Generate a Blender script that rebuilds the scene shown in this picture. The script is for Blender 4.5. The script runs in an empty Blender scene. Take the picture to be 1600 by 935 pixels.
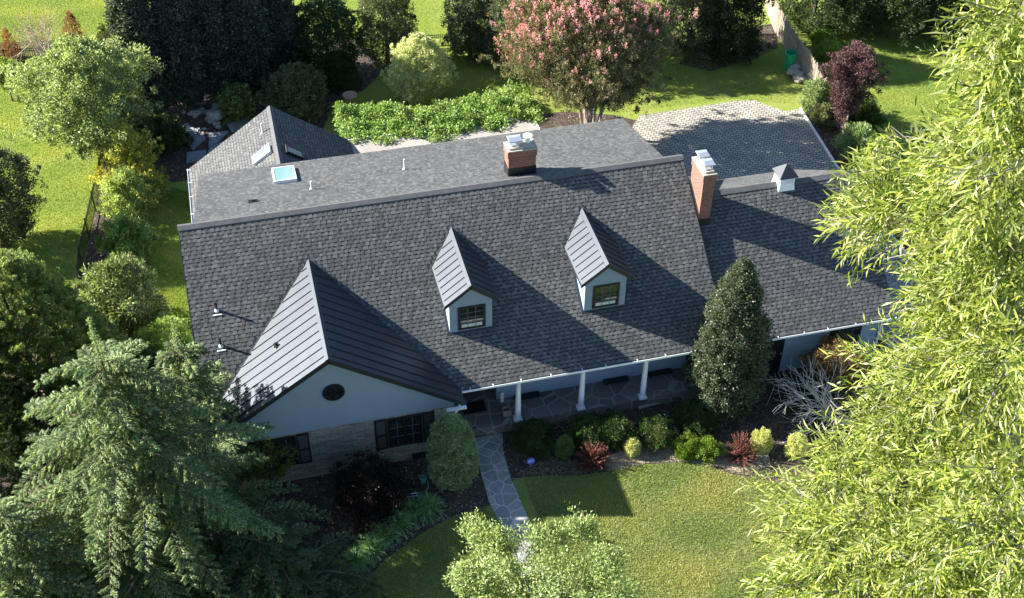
import bpy, math, random
import numpy as np
from mathutils import Vector, Matrix

# ------------------------------------------------------------------ camera, light, exposure
scene = bpy.context.scene
COL = scene.collection
CAM_POS=(3.3735,-34.0998,38.1835); CAM_R=(0.970162,-0.242324,0.008097); CAM_U=(0.154251,0.642634,0.750485); CAM_F=(0.187064,0.726843,-0.660838); CAM_LENS=43.140
cam_data = bpy.data.cameras.new('camera'); cam_data.sensor_width = 36; cam_data.lens = CAM_LENS
cam_data.clip_start = 0.1; cam_data.clip_end = 2000
cam_ob = bpy.data.objects.new('camera', cam_data); COL.objects.link(cam_ob)
cam_ob.matrix_world = Matrix(((CAM_R[0], CAM_U[0], -CAM_F[0], CAM_POS[0]), (CAM_R[1], CAM_U[1], -CAM_F[1], CAM_POS[1]),
                              (CAM_R[2], CAM_U[2], -CAM_F[2], CAM_POS[2]), (0, 0, 0, 1)))
scene.camera = cam_ob
SUN_AZ, SUN_EL = math.radians(-66.3), math.radians(29.2)
world = bpy.data.worlds.new('World'); scene.world = world; world.use_nodes = True
wn = world.node_tree.nodes; wl = world.node_tree.links; wn.clear()
sky = wn.new('ShaderNodeTexSky'); sky.sky_type = 'NISHITA'; sky.sun_disc = False
sky.sun_elevation = SUN_EL; sky.sun_rotation = SUN_AZ; sky.air_density = 1.0; sky.dust_density = 0.5; sky.ozone_density = 3.0
bg = wn.new('ShaderNodeBackground'); bg.inputs['Strength'].default_value = 0.064
wo = wn.new('ShaderNodeOutputWorld'); wl.new(sky.outputs[0], bg.inputs[0]); wl.new(bg.outputs[0], wo.inputs[0])
sl = bpy.data.lights.new('sun', 'SUN'); sl.energy = 5.0; sl.angle = math.radians(0.5); sl.color = (1.0, 0.95, 0.87)
so = bpy.data.objects.new('sun', sl); COL.objects.link(so)
sv = Vector((math.sin(SUN_AZ) * math.cos(SUN_EL), math.cos(SUN_AZ) * math.cos(SUN_EL), math.sin(SUN_EL)))
so.rotation_euler = sv.to_track_quat('Z', 'Y').to_euler(); so.location = (0, 0, 60)
vs = scene.view_settings; vs.view_transform = 'Standard'; vs.look = 'None'; vs.gamma = 1; vs.use_curve_mapping = False
vs.exposure = 2.0

GZ = -0.3
rng = np.random.default_rng(7)
random.seed(7)

# ------------------------------------------------------------------ helpers: objects
def tag(o, label=None, cat=None, group=None, kind=None):
    if label: o['label'] = label
    if cat: o['category'] = cat
    if group: o['group'] = group
    if kind: o['kind'] = kind
    return o
def empty(name, loc, label, cat, group=None):
    o = bpy.data.objects.new(name, None); COL.objects.link(o); o.location = loc; o.empty_display_size = 0.3
    return tag(o, label, cat, group)
def attach(o, parent):
    if parent is not None:
        o.parent = parent
        m = Matrix.Translation(parent.location) if parent.type == 'EMPTY' else Matrix.Identity(4)
        o.matrix_parent_inverse = m.inverted()
    return o
def link(name, me, m, parent=None):
    o = bpy.data.objects.new(name, me); COL.objects.link(o)
    if m: me.materials.append(m)
    return attach(o, parent)

class MB:
    def __init__(s): s.v = []; s.f = []
    def face(s, pts):
        n = len(s.v); s.v += [tuple(q) for q in pts]; s.f.append(list(range(n, n + len(pts))))
    def prism(s, poly, vec):
        poly = [Vector(q) for q in poly]; vec = Vector(vec); n = len(poly)
        nrm = Vector((0, 0, 0))
        for i in range(n): nrm += poly[i].cross(poly[(i + 1) % n])
        if nrm.dot(vec) > 0: poly = poly[::-1]
        top = poly; bot = [q + vec for q in poly]
        s.face(top); s.face(bot[::-1])
        for i in range(n):
            j = (i + 1) % n; s.face([top[j], top[i], bot[i], bot[j]])
    def box(s, a, b):
        x0, y0, z0 = a; x1, y1, z1 = b
        s.prism([(x0, y0, z0), (x1, y0, z0), (x1, y1, z0), (x0, y1, z0)], (0, 0, z1 - z0))
    def bar(s, a, b, w, h, up=(0, 0, 1)):
        a = Vector(a); b = Vector(b); d = (b - a).normalized(); up = Vector(up)
        r = d.cross(up).normalized() * w / 2; u = r.cross(d).normalized() * h / 2
        s.prism([a - r - u, a + r - u, a + r + u, a - r + u], b - a)
    def tube(s, pts, rad, n=8, caps=True):
        pts = [Vector(q) for q in pts]
        if not hasattr(rad, '__len__'): rad = [rad] * len(pts)
        base = len(s.v); prev = None
        for i, q in enumerate(pts):
            d = (pts[min(i + 1, len(pts) - 1)] - pts[max(i - 1, 0)]).normalized()
            a = Vector((0, 0, 1)) if abs(d.z) < .9 else Vector((1, 0, 0))
            if prev is not None: a = prev
            r = (a - d * a.dot(d)).normalized(); prev = r; t = d.cross(r)
            for k in range(n):
                w = 2 * math.pi * k / n; s.v.append(tuple(q + (r * math.cos(w) + t * math.sin(w)) * rad[i]))
        for i in range(len(pts) - 1):
            for k in range(n):
                a = base + i * n + k; b = base + i * n + (k + 1) % n; s.f.append([a, b, b + n, a + n])
        if caps:
            s.f.append([base + k for k in range(n)][::-1]); e = base + (len(pts) - 1) * n; s.f.append([e + k for k in range(n)])
    def lathe(s, c, prof, n=20):
        base = len(s.v); cx, cy, cz = c
        for r, z in prof:
            for k in range(n):
                w = 2 * math.pi * k / n; s.v.append((cx + r * math.cos(w), cy + r * math.sin(w), cz + z))
        for i in range(len(prof) - 1):
            for k in range(n):
                a = base + i * n + k; b = base + i * n + (k + 1) % n; s.f.append([a, b, b + n, a + n])
        s.f.append([base + k for k in range(n)][::-1]); e = base + (len(prof) - 1) * n; s.f.append([e + k for k in range(n)])
    def build(s, name, m, parent=None, smooth=False, flip_uv=False):
        me = bpy.data.meshes.new(name); me.from_pydata(s.v, [], s.f); me.update()
        uv = me.uv_layers.new(name='uv').data; Z = Vector((0, 0, 1))
        for p in me.polygons:
            n = p.normal
            u = Z.cross(n)
            u = Vector((1, 0, 0)) if u.length < .05 else u.normalized()
            w = n.cross(u)
            for li in p.loop_indices:
                c = me.vertices[me.loops[li].vertex_index].co; uv[li].uv = (c.dot(u), c.dot(w))
            p.use_smooth = smooth
        return link(name, me, m, parent)

def fast_mesh(name, V, F, m, parent=None, colors=None):
    """V (n,3), F (k,c) constant sized faces"""
    me = bpy.data.meshes.new(name); V = np.ascontiguousarray(V, dtype=np.float32); F = np.ascontiguousarray(F, dtype=np.int32)
    me.vertices.add(len(V)); me.vertices.foreach_set('co', V.ravel())
    k, c = F.shape
    me.loops.add(k * c); me.loops.foreach_set('vertex_index', F.ravel())
    me.polygons.add(k); me.polygons.foreach_set('loop_start', np.arange(0, k * c, c, dtype=np.int32))
    me.update(calc_edges=True)
    if colors is not None:
        at = me.attributes.new('col', 'FLOAT_COLOR', 'POINT')
        C = np.ones((len(V), 4), np.float32); C[:, :3] = colors; at.data.foreach_set('color', C.ravel())
    return link(name, me, m, parent)

def nrm(a):
    return a / (np.linalg.norm(a, axis=1, keepdims=True) + 1e-9)
class Leaves:
    """collects kite shaped leaves: base, side, tip, side"""
    def __init__(s): s.V = []; s.C = []
    def add(s, P, D, N, L, W, C, fold=.25):
        n = len(P)
        if n == 0: return
        D = nrm(D); S = nrm(np.cross(D, N)); U = np.cross(S, D)
        L = np.broadcast_to(np.asarray(L, float).reshape(-1, 1), (n, 1)); W = np.broadcast_to(np.asarray(W, float).reshape(-1, 1), (n, 1))
        a = P; t = P + D * L - U * L * .12; m = P + D * L * .45 + U * W * fold
        q = np.stack([a, m + S * W / 2, t, m - S * W / 2], 1)
        s.V.append(q.reshape(-1, 3)); s.C.append(np.repeat(np.broadcast_to(C, (n, 3)), 4, axis=0))
    def build(s, name, m, parent=None):
        V = np.concatenate(s.V); C = np.concatenate(s.C)
        return fast_mesh(name, V, np.arange(len(V)).reshape(-1, 4), m, parent, C)

def palette(cols, n, jit=.18, w=None):
    cols = np.array(cols); i = rng.choice(len(cols), n, p=w)
    t = rng.random((n, 1)); j = rng.choice(len(cols), n, p=w)
    c = cols[i] * (1 - t * .5) + cols[j] * t * .5
    return np.clip(c * (1 + rng.normal(0, jit, (n, 1))), .003, .9)

# ------------------------------------------------------------------ helpers: materials
def new_mat(name):
    m = bpy.data.materials.new(name); m.use_nodes = True; nt = m.node_tree; nt.nodes.clear()
    out = nt.nodes.new('ShaderNodeOutputMaterial'); b = nt.nodes.new('ShaderNodeBsdfPrincipled')
    nt.links.new(b.outputs[0], out.inputs[0]); return m, nt, b, out
def N(nt, kind, **kw):
    n = nt.nodes.new(kind)
    for k, v in kw.items():
        if k in n.inputs: n.inputs[k].default_value = v
        else: setattr(n, k, v)
    return n
def ramp(nt, src, stops):
    r = nt.nodes.new('ShaderNodeValToRGB'); e = r.color_ramp.elements
    while len(e) > 1: e.remove(e[-1])
    e[0].position = stops[0][0]; e[0].color = (*stops[0][1], 1)
    for p_, c in stops[1:]:
        q = e.new(p_); q.color = (*c, 1)
    nt.links.new(src, r.inputs[0]); return r.outputs[0]
def mixc(nt, fac, a, b, mode='MIX'):
    m = nt.nodes.new('ShaderNodeMix'); m.data_type = 'RGBA'; m.blend_type = mode
    for sock, v in ((m.inputs[0], fac), (m.inputs[6], a), (m.inputs[7], b)):
        if hasattr(v, 'is_linked') or hasattr(v, 'links'): nt.links.new(v, sock)
        elif isinstance(v, (int, float)): sock.default_value = v
        else: sock.default_value = (*v, 1)
    return m.outputs[2]
def coords(nt, uv=False, scale=(1, 1, 1), rot=0):
    tc = nt.nodes.new('ShaderNodeTexCoord'); mp = nt.nodes.new('ShaderNodeMapping')
    mp.inputs['Scale'].default_value = scale; mp.inputs['Rotation'].default_value[2] = rot
    nt.links.new(tc.outputs['UV' if uv else 'Object'], mp.inputs[0]); return mp.outputs[0]
def noise(nt, v, scale, detail=4, rough=.6):
    n = N(nt, 'ShaderNodeTexNoise', Scale=scale, Detail=detail, Roughness=rough); nt.links.new(v, n.inputs['Vector']); return n.outputs['Fac']
def bump(nt, b, h, strength=.5, dist=.02):
    bp = N(nt, 'ShaderNodeBump', Strength=strength, Distance=dist); nt.links.new(h, bp.inputs['Height']); nt.links.new(bp.outputs[0], b.inputs['Normal'])
def plain(name, col, rough=.5, metal=0, spec=.5, vary=.12, vs_=3.0):
    m, nt, b, o = new_mat(name); b.inputs['Roughness'].default_value = rough; b.inputs['Metallic'].default_value = metal
    b.inputs['Specular IOR Level'].default_value = spec
    v = coords(nt); f = noise(nt, v, vs_, 5)
    c = ramp(nt, f, [(.25, tuple(x * (1 - vary) for x in col)), (.75, tuple(min(1, x * (1 + vary)) for x in col))])
    nt.links.new(c, b.inputs['Base Color']); return m

def mat_leaf(name, rough=.45, trans=.3, spec=.35):
    m, nt, b, o = new_mat(name); a = N(nt, 'ShaderNodeAttribute', attribute_name='col')
    nt.links.new(a.outputs['Color'], b.inputs['Base Color']); b.inputs['Roughness'].default_value = rough; b.inputs['Specular IOR Level'].default_value = spec
    tr = nt.nodes.new('ShaderNodeBsdfTranslucent'); h = mixc(nt, 1.0, a.outputs['Color'], (1.25, 1.3, .7), 'MULTIPLY'); nt.links.new(h, tr.inputs[0])
    mx = nt.nodes.new('ShaderNodeMixShader'); mx.inputs[0].default_value = trans
    nt.links.new(b.outputs[0], mx.inputs[1]); nt.links.new(tr.outputs[0], mx.inputs[2]); nt.links.new(mx.outputs[0], o.inputs[0]); return m
M = {}
M['leaf'] = mat_leaf('leaf', trans=.4); M['gloss_leaf'] = mat_leaf('glossy_leaf', .42, .33, .3); M['needle'] = mat_leaf('needle', .6, .4, .2)
M['petal'] = mat_leaf('petal', .6, .35, .2); M['grass_blade'] = mat_leaf('grass_blade', .6, .35, .2)
M['bark'] = plain('bark', (.11, .08, .06), .9, vary=.4, vs_=9); M['pale_bark'] = plain('pale_bark', (.36, .30, .25), .8, vary=.3, vs_=6)
M['bleached_bark'] = plain('bleached_bark', (.42, .38, .35), .8, vary=.2, vs_=12)
M['grey_bark'] = plain('grey_bark', (.20, .185, .17), .8, vary=.25, vs_=12)

def mat_shingle(name, streak=True):
    m, nt, b, o = new_mat(name); v = coords(nt)
    a = N(nt, 'ShaderNodeAttribute', attribute_name='col'); col = a.outputs['Color']
    fine = noise(nt, v, 70, 2); big = noise(nt, v, .35, 5, .65)
    col = mixc(nt, .8, col, ramp(nt, fine, [(.3, (.70, .70, .70)), (.7, (1.28, 1.28, 1.28))]), 'MULTIPLY')
    col = mixc(nt, .9, col, ramp(nt, big, [(.3, (.84, .85, .88)), (.7, (1.14, 1.12, 1.08))]), 'MULTIPLY')
    if streak:   # brown water stains running down the slope
        v2 = coords(nt, False, (1.1, .13, .13)); st = noise(nt, v2, 1.6, 5, .7)
        sm = ramp(nt, st, [(.58, (0, 0, 0)), (.74, (.35, .35, .35))]); col = mixc(nt, sm, col, (.075, .058, .046))
    nt.links.new(col, b.inputs['Base Color']); b.inputs['Roughness'].default_value = .8; b.inputs['Specular IOR Level'].default_value = .35
    bump(nt, b, fine, .25, .004); return m
M['shingle'] = mat_shingle('shingle'); M['roof_deck'] = plain('roof_deck', (.05, .05, .055), .9)
M['shingle_plain'] = plain('ridge_shingle', (.080, .081, .084), .85, vary=.3, vs_=5)
def shingles(parent, o, u, v, left, right, length, row=.168, name='shingles', skip=None, tone=1.0):
    """laminated shingle tabs laid in courses: o = lower corner, u = along the eave, v = up the slope, each tab a raised wedge"""
    o = np.array(o, float); u = np.array(u, float); v = np.array(v, float); u /= np.linalg.norm(u); v /= np.linalg.norm(v); n = np.cross(u, v)
    if n[2] < 0: n = -n
    V = []; C = []; rows = int(math.ceil(length / row))
    for k in range(rows):
        v0 = k * row - (.03 if k == 0 else 0); v1 = min((k + 1) * row, length); x = left(k * row) - .0; xe = right(k * row); hi = bool(rng.integers(2))
        while x < xe - .01:
            w = rng.uniform(.09, .19) if hi else rng.uniform(.06, .15); x2 = min(x + w, xe)
            if xe - x2 < .05: x2 = xe
            h = .014 if hi else .009; h += rng.uniform(-.001, .0015)
            if skip is None or not skip((x + x2) / 2, k * row):
                # every tab: a raised top, three edges, and a dark upper strip painting in the shadow of the next course
                vm = v1 - (.022 if hi else .062); P4 = lambda xx, vv, hh: o + u * xx + v * vv + n * hh
                xa, xb = x + .0005, x2 - .0005; h0 = h + .006; hm = h0 - .005 * (vm - v0) / (v1 - v0 + 1e-6); h1 = h + .001
                V += [P4(xa, v0, h0), P4(xb, v0, h0), P4(xb, vm, hm), P4(xa, vm, hm), P4(xa, v0, 0), P4(xb, v0, 0), P4(xb, v0, h0), P4(xa, v0, h0),
                      P4(xa, v0, 0), P4(xa, v0, h0), P4(xa, v1, h1), P4(xa, v1, 0), P4(xb, v0, 0), P4(xb, v1, 0), P4(xb, v1, h1), P4(xb, v0, h0)]
                g = rng.choice([.062, .078, .092, .115], p=[.2, .3, .3, .2]) * rng.uniform(.9, 1.1) * tone * (.92 if hi else 1.08); C += [[g * .97, g * 1.0, g * 1.01]] * 16
                V += [P4(xa, vm, hm), P4(xb, vm, hm), P4(xb, v1, h1), P4(xa, v1, h1)]; C += [[.014, .014, .016]] * 4
            x = x2; hi = not hi
    V = np.array(V); return fast_mesh(name, V, np.arange(len(V)).reshape(-1, 4), M['shingle'], parent, np.array(C))

def mat_brickwall(name, c1, c2, mortar, w, h, ms, nz=.35, off=.5, bstr=.6):
    m, nt, b, o = new_mat(name); v = coords(nt, True)
    dn = N(nt, 'ShaderNodeTexNoise', Scale=3.0, Detail=3); nt.links.new(v, dn.inputs['Vector'])
    vv = mixc(nt, nz * .12, v, dn.outputs['Color'])
    br = N(nt, 'ShaderNodeTexBrick', Scale=1.0); br.offset = off; nt.links.new(vv, br.inputs['Vector'])
    br.inputs['Brick Width'].default_value = w; br.inputs['Row Height'].default_value = h; br.inputs['Mortar Size'].default_value = ms
    br.inputs['Color1'].default_value = (*c1, 1); br.inputs['Color2'].default_value = (*c2, 1); br.inputs['Mortar'].default_value = (*mortar, 1)
    f = noise(nt, v, 9, 5); c = mixc(nt, .8, br.outputs['Color'], ramp(nt, f, [(.25, (.62, .62, .62)), (.75, (1.35, 1.35, 1.35))]), 'MULTIPLY')
    nt.links.new(c, b.inputs['Base Color']); b.inputs['Roughness'].default_value = .85
    inv = N(nt, 'ShaderNodeMath', operation='SUBTRACT'); inv.inputs[0].default_value = 1; nt.links.new(br.outputs['Fac'], inv.inputs[1])
    bump(nt, b, inv.outputs[0], bstr, .015); return m
M['brick'] = mat_brickwall('red_brick', (.27, .085, .055), (.18, .055, .038), (.22, .18, .15), .21, .075, .01, .1)
M['stone'] = mat_brickwall('ledge_stone', (.34, .32, .27), (.19, .18, .155), (.07, .07, .065), .46, .085, .008, 1.0, .37, .9)
M['stucco'] = plain('painted_stucco', (.225, .29, .375), .85, vary=.05, vs_=1.5)
mt = M['stucco']; 
def stucco_bump(m):
    nt = m.node_tree; b = [n for n in nt.nodes if n.type == 'BSDF_PRINCIPLED'][0]; bump(nt, b, noise(nt, coords(nt), 45, 4), .35, .01)
stucco_bump(mt)
M['white'] = plain('white_paint', (.78, .79, .80), .45, vary=.05); M['black'] = plain('black_paint', (.012, .012, .014), .45, vary=.2)
M['metal_roof'] = plain('painted_metal_roof', (.056, .063, .073), .5, .8, .5, .10, 1.2)
M['metal_trim'] = plain('painted_metal_trim', (.030, .033, .042), .42, .3, .6, .1, 2)
M['steel'] = plain('galvanised_steel', (.62, .66, .70), .3, .75, vary=.12, vs_=8)
M['muntin'] = plain('muntin_paint', (.09, .10, .11), .5); M['lead'] = plain('pipe_flashing', (.45, .46, .48), .5, .3, vary=.1); M['pvc'] = plain('white_pipe', (.75, .75, .73), .5)
M['cement'] = plain('cement_crown', (.34, .31, .26), .9, vary=.4, vs_=9)
M['membrane'] = plain('flat_roof_membrane', (.27, .25, .225), .8, vary=.15, vs_=.9)
M['glass'] = plain('dark_glass', (.012, .015, .018), .06, 0, 1.0, .1); M['blind'] = plain('window_blind', (.55, .55, .52), .7)
def mat_sky_glass():
    m, nt, b, o = new_mat('skylight_glass'); b.inputs['Base Color'].default_value = (.15, .28, .28, 1); b.inputs['Roughness'].default_value = .12; b.inputs['Specular IOR Level'].default_value = .8; return m
M['skyglass'] = mat_sky_glass()
M['green_plastic'] = plain('green_plastic', (.015, .34, .15), .4, vary=.1); M['rock'] = plain('rock', (.30, .29, .27), .9, vary=.45, vs_=4)
M['slate'] = plain('bluestone_slab', (.20, .22, .25), .75, vary=.3, vs_=2.5); M['wood'] = plain('weathered_wood', (.34, .28, .22), .85, vary=.4, vs_=7)
M['terracotta'] = plain('terracotta', (.35, .22, .15), .8)
M['hose'] = plain('hose_plastic', (.10, .30, .25), .45); M['sign_blue'] = plain('sign_blue', (.02, .06, .38), .4)

def mat_grass(name, stops, dry, drya=.5, sc=1.0):
    m, nt, b, o = new_mat(name); v = coords(nt)
    v2 = coords(nt, False, (1.0, 2.6, 1), .5)
    f = noise(nt, v2, 14 * sc, 6, .75); g = noise(nt, v, .45, 5, .6)
    c = ramp(nt, f, [(.3, stops[0]), (.5, stops[1]), (.72, stops[2])])
    dm = ramp(nt, g, [(.45, (0, 0, 0)), (.70, (drya,) * 3)]); c = mixc(nt, dm, c, dry)
    nt.links.new(c, b.inputs['Base Color']); b.inputs['Roughness'].default_value = .95; b.inputs['Specular IOR Level'].default_value = .1
    bump(nt, b, f, 1.0, .05); return m
M['lawn_side'] = mat_grass('side_lawn', [(.11, .15, .025), (.20, .26, .045), (.29, .34, .08)], (.34, .32, .12), .35)
M['lawn_front'] = mat_grass('front_lawn', [(.08, .11, .02), (.17, .21, .045), (.26, .29, .08)], (.32, .30, .12), .5)
def mat_mulch():
    m, nt, b, o = new_mat('mulch'); v = coords(nt)
    vo = N(nt, 'ShaderNodeTexVoronoi', Scale=16.0, Randomness=1.0); nt.links.new(v, vo.inputs['Vector']); sp = nt.nodes.new('ShaderNodeSeparateColor'); nt.links.new(vo.outputs['Color'], sp.inputs[0])
    c = ramp(nt, sp.outputs[0], [(0, (.020, .014, .011)), (.6, (.055, .038, .028)), (.93, (.09, .06, .042)), (.965, (.2, .155, .11)), (1, (.32, .26, .2))])
    g = noise(nt, v, 1.2, 5); c = mixc(nt, ramp(nt, g, [(.5, (0, 0, 0)), (.75, (.5, .5, .5))]), c, (.16, .12, .085))
    nt.links.new(c, b.inputs['Base Color']); b.inputs['Roughness'].default_value = .95; bump(nt, b, vo.outputs['Distance'], .9, .05); return m
M['mulch'] = mat_mulch()
def mat_flag(name, scale, c1, c2, joint, jw):
    m, nt, b, o = new_mat(name); v = coords(nt)
    vo = N(nt, 'ShaderNodeTexVoronoi', Scale=scale); nt.links.new(v, vo.inputs['Vector']); sp = nt.nodes.new('ShaderNodeSeparateColor'); nt.links.new(vo.outputs['Color'], sp.inputs[0])
    ve = N(nt, 'ShaderNodeTexVoronoi', Scale=scale); ve.feature = 'DISTANCE_TO_EDGE'; nt.links.new(v, ve.inputs['Vector'])
    c = ramp(nt, sp.outputs[0], [(0, c1), (1, c2)]); f = noise(nt, v, 5, 5); c = mixc(nt, .7, c, ramp(nt, f, [(.3, (.75, .75, .75)), (.7, (1.2, 1.2, 1.2))]), 'MULTIPLY')
    e = ramp(nt, ve.outputs['Distance'], [(0, (1, 1, 1)), (jw, (1, 1, 1)), (jw * 1.3, (0, 0, 0))]); c = mixc(nt, e, c, joint)
    nt.links.new(c, b.inputs['Base Color']); b.inputs['Roughness'].default_value = .8; bump(nt, b, ve.outputs['Distance'], .2, .02); return m
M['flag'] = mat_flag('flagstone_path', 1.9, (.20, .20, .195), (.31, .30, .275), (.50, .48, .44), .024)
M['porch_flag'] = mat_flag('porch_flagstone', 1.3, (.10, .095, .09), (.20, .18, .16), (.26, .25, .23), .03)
def mat_paver():
    m, nt, b, o = new_mat('concrete_pavers'); v = coords(nt, False, (1, 1, 1), math.radians(28))
    br = N(nt, 'ShaderNodeTexBrick', Scale=1.0); br.offset = .5; nt.links.new(v, br.inputs['Vector'])
    br.inputs['Brick Width'].default_value = .29; br.inputs['Row Height'].default_value = .2; br.inputs['Mortar Size'].default_value = .02
    br.inputs['Color1'].default_value = (.42, .39, .32, 1); br.inputs['Color2'].default_value = (.27, .26, .235, 1); br.inputs['Mortar'].default_value = (.07, .06, .05, 1)
    f = noise(nt, v, 2.2, 6); c = mixc(nt, .8, br.outputs['Color'], ramp(nt, f, [(.25, (.65, .66, .7)), (.75, (1.3, 1.28, 1.2))]), 'MULTIPLY')
    nt.links.new(c, b.inputs['Base Color']); b.inputs['Roughness'].default_value = .85
    inv = N(nt, 'ShaderNodeMath', operation='SUBTRACT'); inv.inputs[0].default_value = 1; nt.links.new(br.outputs['Fac'], inv.inputs[1]); bump(nt, b, inv.outputs[0], .6, .012); return m
M['paver'] = mat_paver()

# ------------------------------------------------------------------ ground
def sheet(name, poly, z, m, kind='structure', smooth_n=0):
    pts = [Vector((x, y, 0)) for x, y in poly]
    if smooth_n:
        n = len(pts); out = []
        for i in range(n):
            p0, p1, p2, p3 = pts[i - 1], pts[i], pts[(i + 1) % n], pts[(i + 2) % n]
            for k in range(smooth_n):
                t = k / smooth_n
                out.append(.5 * ((2 * p1) + (p2 - p0) * t + (2 * p0 - 5 * p1 + 4 * p2 - p3) * t * t + (3 * p1 - p0 - 3 * p2 + p3) * t ** 3))
        pts = out
    b = MB(); b.prism([(q.x, q.y, z) for q in pts], (0, 0, -.1)); o = b.build(name, m); o['kind'] = kind; return o
b = MB(); b.face([(-300, -300, GZ), (300, -300, GZ), (300, 300, GZ), (-300, 300, GZ)])
tag(b.build('lawn', M['lawn_side']), kind='structure')
front_poly = [(11.71, -2.53), (12.89, -2.67), (14.16, -2.98), (15.49, -3.09), (16.89, -3.04), (18.60, -3.32), (19.63, -3.78), (20.45, -4.47), (21.68, -5.08), (24.54, -6.23), (29.5, -8), (30, -20), (-4, -20), (2.40, -7.75), (4.35, -6.67), (5.88, -5.29), (7.39, -4.41), (8.96, -3.82), (10.38, -3.64)]
sheet('front_lawn', front_poly, GZ + .012, M['lawn_front'])
sheet('garden_bed', [(-14, 13), (-8, 12.5), (-5.6, 14), (-5.0, 19), (-4.4, 24), (-2.2, 24), (-2.4, 17), (-1.9, 9), (-0.5, 4), (0.3, 2.2), (9.8, 2.2), (24.0, 2.2), (30.0, 2.0), (30.2, -3), (28, -7.2), (10, -7), (0, -18), (-14, -18)], GZ + .006, M['mulch'])
sheet('rear_bed', [(-1.93, 27.74), (-3.09, 32.97), (-2.46, 36.70), (2.00, 36.46), (10.91, 34.37), (11.83, 30.21), (10.37, 28.33), (8.31, 27.04), (7.17, 23.93), (4.5, 21.5), (-1, 21.5), (-2.5, 24)], GZ + .006, M['mulch'])
sheet('dark_bed', [(-12.97, 39.16), (-7.26, 38.47), (-5.70, 36.66), (-6.40, 33.38), (-8.21, 33.08), (-12.54, 33.74)], GZ + .006, M['mulch'])
sheet('tree_bed', [(29.35, 26.86), (31.97, 29.43), (37.30, 30.28), (36.01, 27.26), (34.14, 26.35), (30.92, 25.57)], GZ + .006, M['mulch'])
sheet('myrtle_bed', [(19.37, 23.38), (21.07, 23.33), (23.83, 22.33), (25.05, 21.36), (24, 19.5), (18.5, 19.5)], GZ + .006, M['mulch'])
sheet('driveway_bed', [(34.53, 20.49), (35.25, 19.97), (36.53, 17.63), (36.10, 11.81), (35.2, 6), (34.1, 6), (34.00, 14.59)], GZ + .006, M['mulch'])
sheet('driveway', [(21.5, 13), (24.5, 21), (25.24, 21.93), (27.87, 22.00), (31.19, 22.13), (32.31, 21.93), (32.79, 21.25), (33.48, 20.46), (34.47, 20.44), (34.00, 14.59), (34, 6), (33.2, 0), (32, -22), (30.2, -22), (30.0, 13)], GZ + .016, M['paver'])
b = MB(); a0 = (34.47, 20.44); a1 = (34.01, 14.47); b.bar((*a0, GZ + .05), (*a1, GZ + .05), .09, .16); b.bar((*a1, GZ + .05), (34.1, 6, GZ + .05), .09, .16)
tag(b.build('kerb_edging', M['white']), 'thin white kerb edging the right side of the paver driveway', 'edging')
sheet('stepping_path', [(10.55, 0.0), (10.54, -0.53), (10.42, -1.76), (10.40, -3.47), (10.66, -5.17), (10.71, -7.19), (11.61, -7.41), (11.79, -5.29), (11.65, -3.94), (11.54, -2.38), (11.59, -0.97), (11.8, 0.0)], GZ + .03, M['flag'])
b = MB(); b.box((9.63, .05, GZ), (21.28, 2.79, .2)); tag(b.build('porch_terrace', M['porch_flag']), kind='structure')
M['mulch_pale_sunlit'] = plain('pale_sunlit_chips', (.30, .24, .18), .95, vary=.6, vs_=14)  # pale chips, the brightness of the sunlit bed strip put into their colour
sheet('bed_margin', [(15.46, -2.30), (16.80, -2.05), (18.32, -2.12), (19.92, -2.44), (21.17, -2.89), (22.31, -3.60), (22.11, -4.42), (20.59, -4.33), (19.66, -3.72), (18.62, -3.25), (17.18, -3.01), (15.50, -3.06)], GZ + .009, M['mulch_pale_sunlit'])
# rocky garden behind the rear wing
for i, poly in enumerate([[(-0.65, 26.33), (0.08, 26.82), (1.01, 25.22), (0.23, 24.25)], [(1.25, 25.73), (2.27, 25.62), (1.53, 24.56), (1.09, 24.28)], [(1.24, 24.37), (2.02, 24.70), (1.71, 23.63), (0.91, 23.57)],
                          [(-0.09, 24.05), (0.94, 24.06), (0.88, 23.08), (-0.14, 23.07)], [(2.25, 26.35), (3.35, 26.76), (3.54, 26.04), (2.43, 25.51)]]):
    b = MB(); z = -.1 if i == 0 else GZ + .09; b.prism([(x, y, z) for x, y in poly], (0, 0, -.14 if i else -.2))
    lab = ['large tilted bluestone slab beside the rock pile, left of the rear roof', 'bluestone slab just right of the biggest slab, by the rocks', 'bluestone step in the middle of the path beside the rear roof', 'bluestone step nearest the white gutter corner of the rear roof', 'bluestone slab farthest up the path behind the rear gable'][i]
    tag(b.build('stone_slab', M['slate']), lab, 'stone slab', 'bluestone slabs of the rear garden path')

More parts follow.
